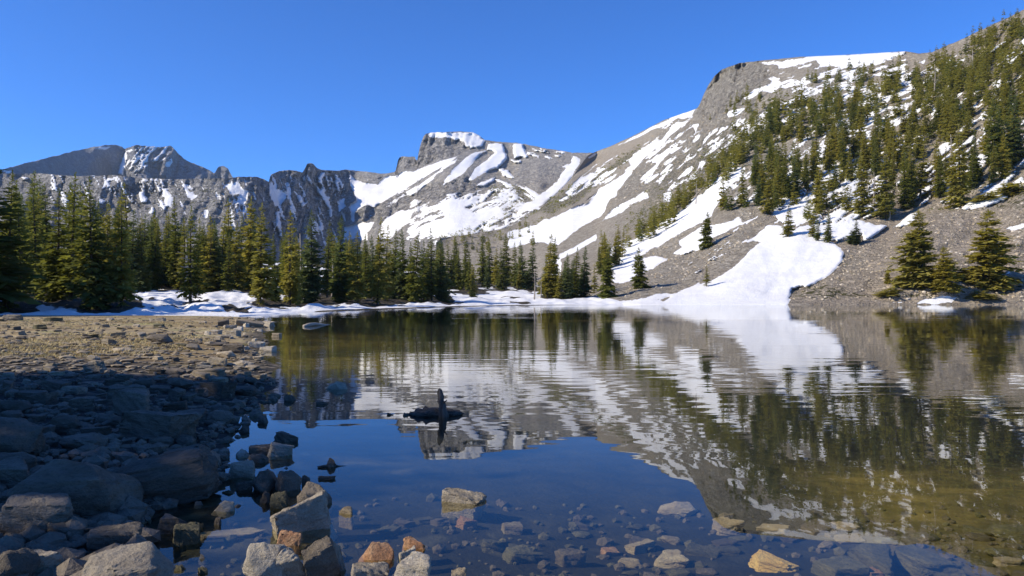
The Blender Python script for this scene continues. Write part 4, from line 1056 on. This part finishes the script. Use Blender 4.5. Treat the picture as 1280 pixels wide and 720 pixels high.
scatter([(0, 482), (120, 476), (335, 478), (345, 500), (300, 520), (285, 560), (150, 566), (0, 580)], 112, (10, 44, True), (.24, .48), ['block', 'slab', 'slab', 'block', 'round'], ['dark', 'dark', 'dark', 'dark', 'dark', 'dark', 'grey'],
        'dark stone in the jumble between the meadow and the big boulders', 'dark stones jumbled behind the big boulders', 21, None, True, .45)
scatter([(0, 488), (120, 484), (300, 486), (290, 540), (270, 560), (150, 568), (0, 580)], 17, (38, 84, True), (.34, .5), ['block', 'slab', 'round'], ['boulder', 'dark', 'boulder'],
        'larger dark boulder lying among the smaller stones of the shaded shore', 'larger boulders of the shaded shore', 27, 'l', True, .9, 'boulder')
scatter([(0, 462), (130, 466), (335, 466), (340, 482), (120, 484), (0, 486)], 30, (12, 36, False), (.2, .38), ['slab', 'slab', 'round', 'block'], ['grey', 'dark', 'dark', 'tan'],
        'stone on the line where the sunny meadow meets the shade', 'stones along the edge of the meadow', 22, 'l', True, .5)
scatter([(0, 400), (330, 398), (330, 462), (0, 462)], 76, (9, 24, False), (.18, .36), ['slab', 'slab', 'round', 'block'], ['grey', 'tan', 'dark', 'olive', 'grey'],
        'low flat stone scattered on the sunny dry meadow', 'flat stones on the meadow', 23, 'l', True, .8)
scatter([(255, 410), (300, 404), (340, 404), (340, 445), (300, 446), (250, 440)], 30, (8, 20, False), (.28, .5), ['block', 'slab'], ['grey', 'pale', 'grey', 'dark'],
        'angular grey stone in the heap on the spit', 'angular stones heaped on the spit', 24, None, None, .5)
scatter([(430, 668), (560, 648), (900, 662), (1280, 655), (1280, 735), (560, 735), (430, 735)], 44, (28, 84, False), (.22, .4), ['block', 'slab', 'round'], ['olive', 'dark', 'olive', 'tan', 'dark'],
        'dim stone on the lake bed seen through the near water', 'stones on the lake bed', 25, 's', False, .6)
scatter([(150, 600), (290, 600), (360, 640), (430, 660), (440, 720), (200, 720)], 14, (12, 26, False), (.3, .55), ['block', 'round'], ['dark', 'olive', 'grey'],
        'small stone among the larger rocks along the pool', 'small stones along the pool', 26, None, None, .8)

# pebbles too many to count: shore, meadow and shallows
LOWS = []
for i in range(5):
    bm = bmesh.new(); bmesh.ops.create_icosphere(bm, subdivisions=1, radius=.5)
    r = np.random.RandomState(500 + i)
    for v in bm.verts: v.co *= r.uniform(.75, 1.15)
    m = bpy.data.meshes.new('pebble'); bm.to_mesh(m); bm.free()
    a = np.empty(len(m.vertices) * 3, np.float32); m.vertices.foreach_get('co', a)
    f = np.empty(len(m.polygons) * 3, np.int32); m.polygons.foreach_get('vertices', f)
    LOWS.append((a.reshape(-1, 3), f.reshape(-1, 3)))


def pebbles(name, label, mats, specs, seed):
    r = np.random.RandomState(seed); cos, fcs, mi, base = [], [], [], 0
    for poly, n, w0, w1, flat in specs:
        P_ = np.array(poly); k = 0
        xs = r.uniform(P_[:, 0].min(), P_[:, 0].max(), n * 3); ys = r.uniform(P_[:, 1].min(), P_[:, 1].max(), n * 3)
        ok = sd_poly(xs, ys, poly) > 0; xs, ys = xs[ok][:n], ys[ok][:n]
        z = np.zeros(len(xs))
        for _ in range(12):
            D = (CH - z) * F / (ys - HY); X = (xs - HX) / F * D; z = .5 * z + .5 * ground_h(X, D)[0]
        for x, d, zz in zip(X, D, z):
            a, f = LOWS[r.randint(5)]; w = r.uniform(w0, w1) * (1 if r.rand() > .15 else 1.7)
            th = r.uniform(0, 6.28); s = np.array([w, w * r.uniform(.5, .9), w * r.uniform(*flat)])
            q = a * s; q = np.stack([q[:, 0] * math.cos(th) - q[:, 1] * math.sin(th), q[:, 0] * math.sin(th) + q[:, 1] * math.cos(th), q[:, 2]], -1) + np.array([x, d, zz + .1 * w])
            cos.append(q); fcs.append(f + base); base += len(q); mi.append(np.full(len(f), r.randint(len(mats)), np.int32))
    m = mesh_np(name, np.vstack(cos), np.vstack(fcs), M[mats[0]], False)
    for q in mats[1:]: m.materials.append(M[q])
    m.polygons.foreach_set('material_index', np.concatenate(mi))
    tag(link(name, m), label, 'pebbles', None, 'stuff')


pebbles('pebbles', 'small stones littering the dry meadow', ['grey', 'tan', 'tan', 'dark'],
        [([(-60, 396), (330, 396), (338, 466), (-60, 468)], 1700, .05, .26, (.12, .34)), ([(330, 394), (560, 384), (700, 381.5), (700, 382.5), (560, 386), (340, 395)], 260, .2, .7, (.3, .6))], 31)
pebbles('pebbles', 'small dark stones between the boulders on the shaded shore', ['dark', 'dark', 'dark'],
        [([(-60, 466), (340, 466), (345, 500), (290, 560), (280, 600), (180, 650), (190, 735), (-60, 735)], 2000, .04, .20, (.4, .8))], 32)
pebbles('pebbles', 'small stones on the lake bed in the near shallows', ['olive', 'dark', 'olive', 'dark'],
        [([(200, 735), (290, 600), (330, 560), (430, 620), (900, 640), (1290, 630), (1290, 735)], 520, .02, .10, (.4, .8))], 33)

# dry grass tufts
r = np.random.RandomState(44)
n = 7000
xs = r.uniform(-80, 335, n); ys = HY + 24 + (95 - 24) * r.rand(n) ** 1.3
z = np.zeros(n)
for _ in range(12):
    D = (CH - z) * F / (ys - HY); X = (xs - HX) / F * D; gz, gd = ground_h(X, D); z = .5 * z + .5 * gz
ok = (gd > .5) & (D > 14) & (fbm(X * .22, D * .22, 91, 3) > .0); X, D, z = X[ok], D[ok], z[ok]
co = []
for x, d, zz in zip(X, D, z):
    for k in range(9):
        a = r.uniform(0, 6.28); h = r.uniform(.02, .09); w = .008 + .010 * r.rand()
        ca, sa = math.cos(a), math.sin(a); ox, oy = r.uniform(-.12, .12, 2)
        b = np.array([x + ox, d + oy, zz - .01]); tip = b + np.array([ca * h * .9, sa * h * .9, h])
        co.extend((b + np.array([-sa * w, ca * w, 0]), b + np.array([sa * w, -ca * w, 0]), tip))
m = mesh_np('grass', np.array(co), np.arange(len(co)).reshape(-1, 3), M['grass'], False)
tag(link('grass', m), 'short dry yellow grass over the stony meadow', 'grass', None, 'stuff')

# ------------------------------------------------------------------ wood in the water
X, D = wp(545, 521)
zb = float(ground_h(np.array([X]), np.array([D]))[0][0])
sz = [zb - .1, -.05, .03, .10, .16, .22, .28, .33, .365]
sco, sfc = tube([(.02 - .055 * max(q, 0) / .365 + .006 * lr0, .03 * (q < 0), q) for q, lr0 in zip(sz, (0, 0, 1, -1, 1, -.6, .8, -1, 0))], [.10, .08, .060, .054, .050, .048, .045, .043, .032], 12)
rs = np.random.RandomState(8)
sco = [np.array(c) + np.array([.006 * rs.normal(), .006 * rs.normal(), (.030 * rs.normal() if c[2] > .34 else 0)]) for c in sco]
st = tube_mesh('stump', [(sco, sfc), tube([(.02, -.04, .20), (.07, -.07, .245)], [.016, .005], 5)], M['wetwood'])
o = link('stump', st); o.location = (X + .09, D, 0); tag(o, 'dark upright broken stump standing out of the water', 'stump')
# the low dark raft it stands in: a half sunk log, thick at the left and pointed at the right
lr = np.random.RandomState(3)
lx = np.linspace(-.44, .44, 15); lrad = np.interp(lx, [-.44, -.40, -.30, -.1, .15, .30, .40, .44], [.035, .085, .115, .120, .112, .085, .045, .008])
lco, lfc = tube([(q, .012 * lr.normal(), .035 + .010 * lr.normal()) for q in lx], lrad, 14)
lco = [np.array([c[0] + (.03 * lr.normal() if abs(c[0]) > .38 else 0), c[1] * 1.25, c[2] * .8 - .02 * (c[1] > .03)]) * np.array([1, 1 + .10 * lr.normal(), 1 + .14 * lr.normal()]) for c in lco]
lb = tube([(-.20, .0, .08), (-.25, .02, .15), (-.27, .02, .19)], [.030, .018, .007], 6); lb2 = tube([(.22, -.02, .06), (.30, -.10, .10)], [.022, .006], 6)
lg = tube_mesh('log', [(lco, lfc)], M['wet_log'])
o = link('log', lg); o.location = (X + .0, D + .16, .0); o.scale = (.82, .9, .85); tag(o, 'dark half sunk log lying behind the upright stump', 'log')
for (x0, y0, x1, y1, rad, lab) in [(380, 408.5, 413, 405.5, .09, 'pale drift log floating near the far left shore'), (397, 585, 433, 582, .012, 'thin dark stick floating beside a small stone')]:
    a = wp(x0, y0); b = wp(x1, y1)
    pts = [np.array([a[0] + (b[0] - a[0]) * t_, a[1] + (b[1] - a[1]) * t_, rad * .4 + rad * .8 * math.sin(5 * t_)]) for t_ in np.linspace(0, 1, 6)]
    c0 = pts[0].copy(); pts = [p - c0 for p in pts]
    o = link('drift_log' if rad > .05 else 'stick', tube_mesh('drift_log', [tube(pts, [rad, rad * 1.1, rad, rad * .9, rad * .8, rad * .4], 8)], M['drift_wood'] if rad > .05 else M['wet_log']))
    o.location = c0; tag(o, lab, 'log' if rad > .05 else 'stick')

def cover(name, label, layer, specs, mats, seed, scrub=False):
    r = np.random.RandomState(seed); cos, fcs, mi, base = [], [], [], 0
    for poly, n, w0, w1, fl, ok_snow in specs:
        P_ = np.array(poly); xs = r.uniform(P_[:, 0].min(), P_[:, 0].max(), n * 3); ys = r.uniform(P_[:, 1].min(), P_[:, 1].max(), n * 3)
        ok = sd_poly(xs, ys, poly) > 0; xs, ys = xs[ok][:n], ys[ok][:n]
        for x, y in zip(xs, ys):
            W, sn = layer.at(x, y)
            if sn > ok_snow: continue
            px = (w0 + (w1 - w0) * r.rand() ** 2.5) / F * W[1]
            if scrub:
                for q in range(10):
                    d = r.normal(size=3); d[2] = abs(d[2]) * .8; d /= np.linalg.norm(d); o_ = W + px * .5 * np.array([r.uniform(-1, 1), r.uniform(-1, 1), r.uniform(0, fl)])
                    sd_ = np.cross(d, r.normal(size=3)); sd_ /= np.linalg.norm(sd_)
                    L_ = px * r.uniform(.25, .5)
                    cos.append(np.array([o_, o_ + d * L_ * .5 + sd_ * L_ * .3, o_ + d * L_, o_ + d * L_ * .5 - sd_ * L_ * .3])); fcs.append(np.array([[0, 1, 2], [0, 2, 3]]) + base); base += 4
                    mi.append(np.full(2, r.randint(len(mats)), np.int32))
            else:
                a, f = LOWS[r.randint(5)]; th = r.uniform(0, 6.28); s_ = np.array([px, px * r.uniform(.5, .9), px * r.uniform(.4, fl)])
                q = a * s_; q = np.stack([q[:, 0] * math.cos(th) - q[:, 1] * math.sin(th), q[:, 0] * math.sin(th) + q[:, 1] * math.cos(th), q[:, 2]], -1) + W
                cos.append(q); fcs.append(f + base); base += len(q); mi.append(np.full(len(f), r.randint(len(mats)), np.int32))
    m = mesh_np(name, np.vstack(cos), np.vstack(fcs), M[mats[0]], False)
    for q in mats[1:]: m.materials.append(M[q])
    m.polygons.foreach_set('material_index', np.concatenate(mi)); tag(link(name, m), label, name, None, 'stuff')


TALUS = [(670, 372), (760, 320), (880, 280), (960, 250), (950, 300), (870, 352), (780, 372)]
TALUS2 = [(985, 376), (1000, 352), (1060, 312), (1180, 265), (1300, 240), (1300, 378)]
cover('scree', 'loose grey and brown blocks strewn over the right hillside', hill,
      [(TALUS, 1300, 1.2, 5.5, .8, -.1), (TALUS2, 1900, 1.2, 6.0, .8, -.1), ([(745, 215), (830, 160), (960, 120), (960, 200), (860, 255), (760, 260)], 1300, 1.2, 4.5, .9, .2), ([(960, 240), (1080, 160), (1300, 60), (1300, 240), (1060, 290)], 1100, 1.2, 5, .8, .2),
       ([(565, 300), (700, 270), (760, 270), (640, 318)], 260, 1.2, 3, .8, 0)], ['grey', 'tan', 'tan', 'pale'], 51)
cover('scrub', 'dwarf evergreen scrub dotted over the right hillside', hill,
      [(crop(640, 130, 4, [(60, 545), (200, 465), (300, 400), (440, 330), (640, 200), (660, 250), (460, 390), (330, 490), (220, 550)])[0], 420, 2, 6, .6, .6),
       ([(760, 290), (830, 205), (960, 130), (1000, 140), (960, 200), (880, 250), (800, 290)], 360, 2, 6, .7, .5), ([(960, 240), (1060, 150), (1180, 80), (1300, 20), (1300, 250), (1060, 285)], 520, 2.5, 8, .6, .5),
       ([(985, 372), (1060, 330), (1300, 250), (1300, 376)], 60, 2, 6, .5, -.2), ([(550, 300), (640, 285), (690, 268), (700, 280), (640, 300), (560, 312)], 160, 2, 5, .8, .6)], ['pine', 'spruce'], 52, True)
cover('scrub', 'dwarf evergreen scrub dotted below the summit', peak,
      [(crop(420, 150, 4, [(440, 570), (640, 480), (760, 440), (860, 440), (900, 480), (700, 570), (540, 610)])[0], 240, 2, 5, 1.2, .9), (crop(420, 150, 4, [(760, 330), (900, 330), (1010, 400), (900, 440), (780, 400)])[0], 200, 1.6, 4, .9, .8)], ['spruce', 'pine'], 53, True)
cover('scree', 'loose blocks strewn below the summit', peak,
      [([(500, 250), (560, 215), (640, 205), (700, 230), (660, 270), (540, 300)], 900, 1.1, 3.2, .9, .4), ([(0, 225), (330, 228), (430, 230), (430, 300), (0, 290)], 800, 1.1, 3.5, .9, .3)], ['grey', 'grey', 'tan'], 54)

# low shrubs on the talus at the right
sh = [crown_mesh('shrub', 170 + i, M['pine'], 12, 9, .0, .75, 1.0, 6, .05) for i in range(3)]
for i, (x, y, w, hpx, lab) in enumerate([(1198, 349, 26, 12, 'low olive shrub between the trio of conifers'), (1116, 368, 24, 8, 'flat brownish shrub low on the talus near the shore'), (1225, 372, 26, 8, 'low shrub at the foot of the right conifer trio'),
                                         (1262, 243, 36, 12, 'spreading olive shrub near the right edge above the talus'), (1232, 250, 26, 8, 'low olive shrub below the bright snow strip at right')]):
    P, _ = hill.at(x, y); o = link('shrub', sh[i % 3]); h = hpx / F * P[1]; w = w / F * P[1]
    o.location = P; o.scale = (w, w, h * 1.2); o.rotation_euler = (0, 0, i * 1.7); tag(o, lab, 'shrub', 'low shrubs on the talus')

# ------------------------------------------------------------------ thin air between the viewer and the far mountains
bm = bmesh.new(); bmesh.ops.create_cube(bm, size=1)
m = bpy.data.meshes.new('haze'); bm.to_mesh(m); bm.free()
hm = bpy.data.materials.new('haze_air'); hm.use_nodes = True; hm.node_tree.nodes.clear()
ho = hm.node_tree.nodes.new('ShaderNodeOutputMaterial'); hv = hm.node_tree.nodes.new('ShaderNodeVolumePrincipled')
hv.inputs['Density'].default_value = .000045; hv.inputs['Color'].default_value = (.70, .84, 1, 1); hv.inputs['Anisotropy'].default_value = .2
hm.node_tree.links.new(hv.outputs[0], ho.inputs['Volume']); m.materials.append(hm)
o = link('haze', m); o.scale = (5000, 4700, 634); o.location = (0, 2260, 285); tag(o, 'thin clear mountain air over the lake', 'haze', None, 'stuff')

# ------------------------------------------------------------------ light, sky, camera
sc = bpy.context.scene
AZ, EL = math.radians(-111), math.radians(35)          # azimuth from +Y towards +X
sd = np.array([math.sin(AZ) * math.cos(EL), math.cos(AZ) * math.cos(EL), math.sin(EL)])
L = bpy.data.lights.new('sun', 'SUN'); L.energy = 4.7; L.angle = math.radians(.5); L.color = (1.0, .89, .70)
so = bpy.data.objects.new('sun', L); C.objects.link(so)
from mathutils import Vector
so.rotation_euler = Vector(sd).to_track_quat('Z', 'Y').to_euler(); so.location = (-60, -40, 80)

w = bpy.data.worlds.new('World'); sc.world = w; w.use_nodes = True
nt = w.node_tree; bg = nt.nodes['Background']
sky = nt.nodes.new('ShaderNodeTexSky'); sky.sky_type = 'NISHITA'; sky.sun_disc = False
sky.sun_elevation = EL; sky.sun_rotation = AZ; sky.altitude = 3200; sky.air_density = 1.0; sky.dust_density = .3; sky.ozone_density = 2.5
mx = nt.nodes.new('ShaderNodeMix'); mx.data_type = 'RGBA'; mx.blend_type = 'MULTIPLY'; mx.inputs['Factor'].default_value = 1.0
nt.links.new(sky.outputs[0], mx.inputs['A']); mx.inputs['B'].default_value = (.42, 1.04, 1.90, 1)
nt.links.new(mx.outputs['Result'], bg.inputs['Color']); bg.inputs['Strength'].default_value = .088

cam = bpy.data.cameras.new('camera'); co_ = bpy.data.objects.new('camera', cam); C.objects.link(co_)
co_.location = (0, 0, CH); co_.rotation_euler = (math.radians(90), 0, 0)
cam.sensor_width = 36; cam.lens = 36 * F / 1280; cam.shift_y = (HY - 360) / 1280; cam.clip_end = 12000; cam.clip_start = .05
sc.camera = co_
sc.view_settings.view_transform = 'Standard'; sc.view_settings.look = 'None'; sc.view_settings.exposure = .45; sc.view_settings.gamma = 1
sc.view_settings.use_curve_mapping = False
sc.cycles.max_bounces = 8; sc.cycles.diffuse_bounces = 3; sc.cycles.glossy_bounces = 3; sc.cycles.transparent_max_bounces = 12
sc.cycles.use_denoising = True
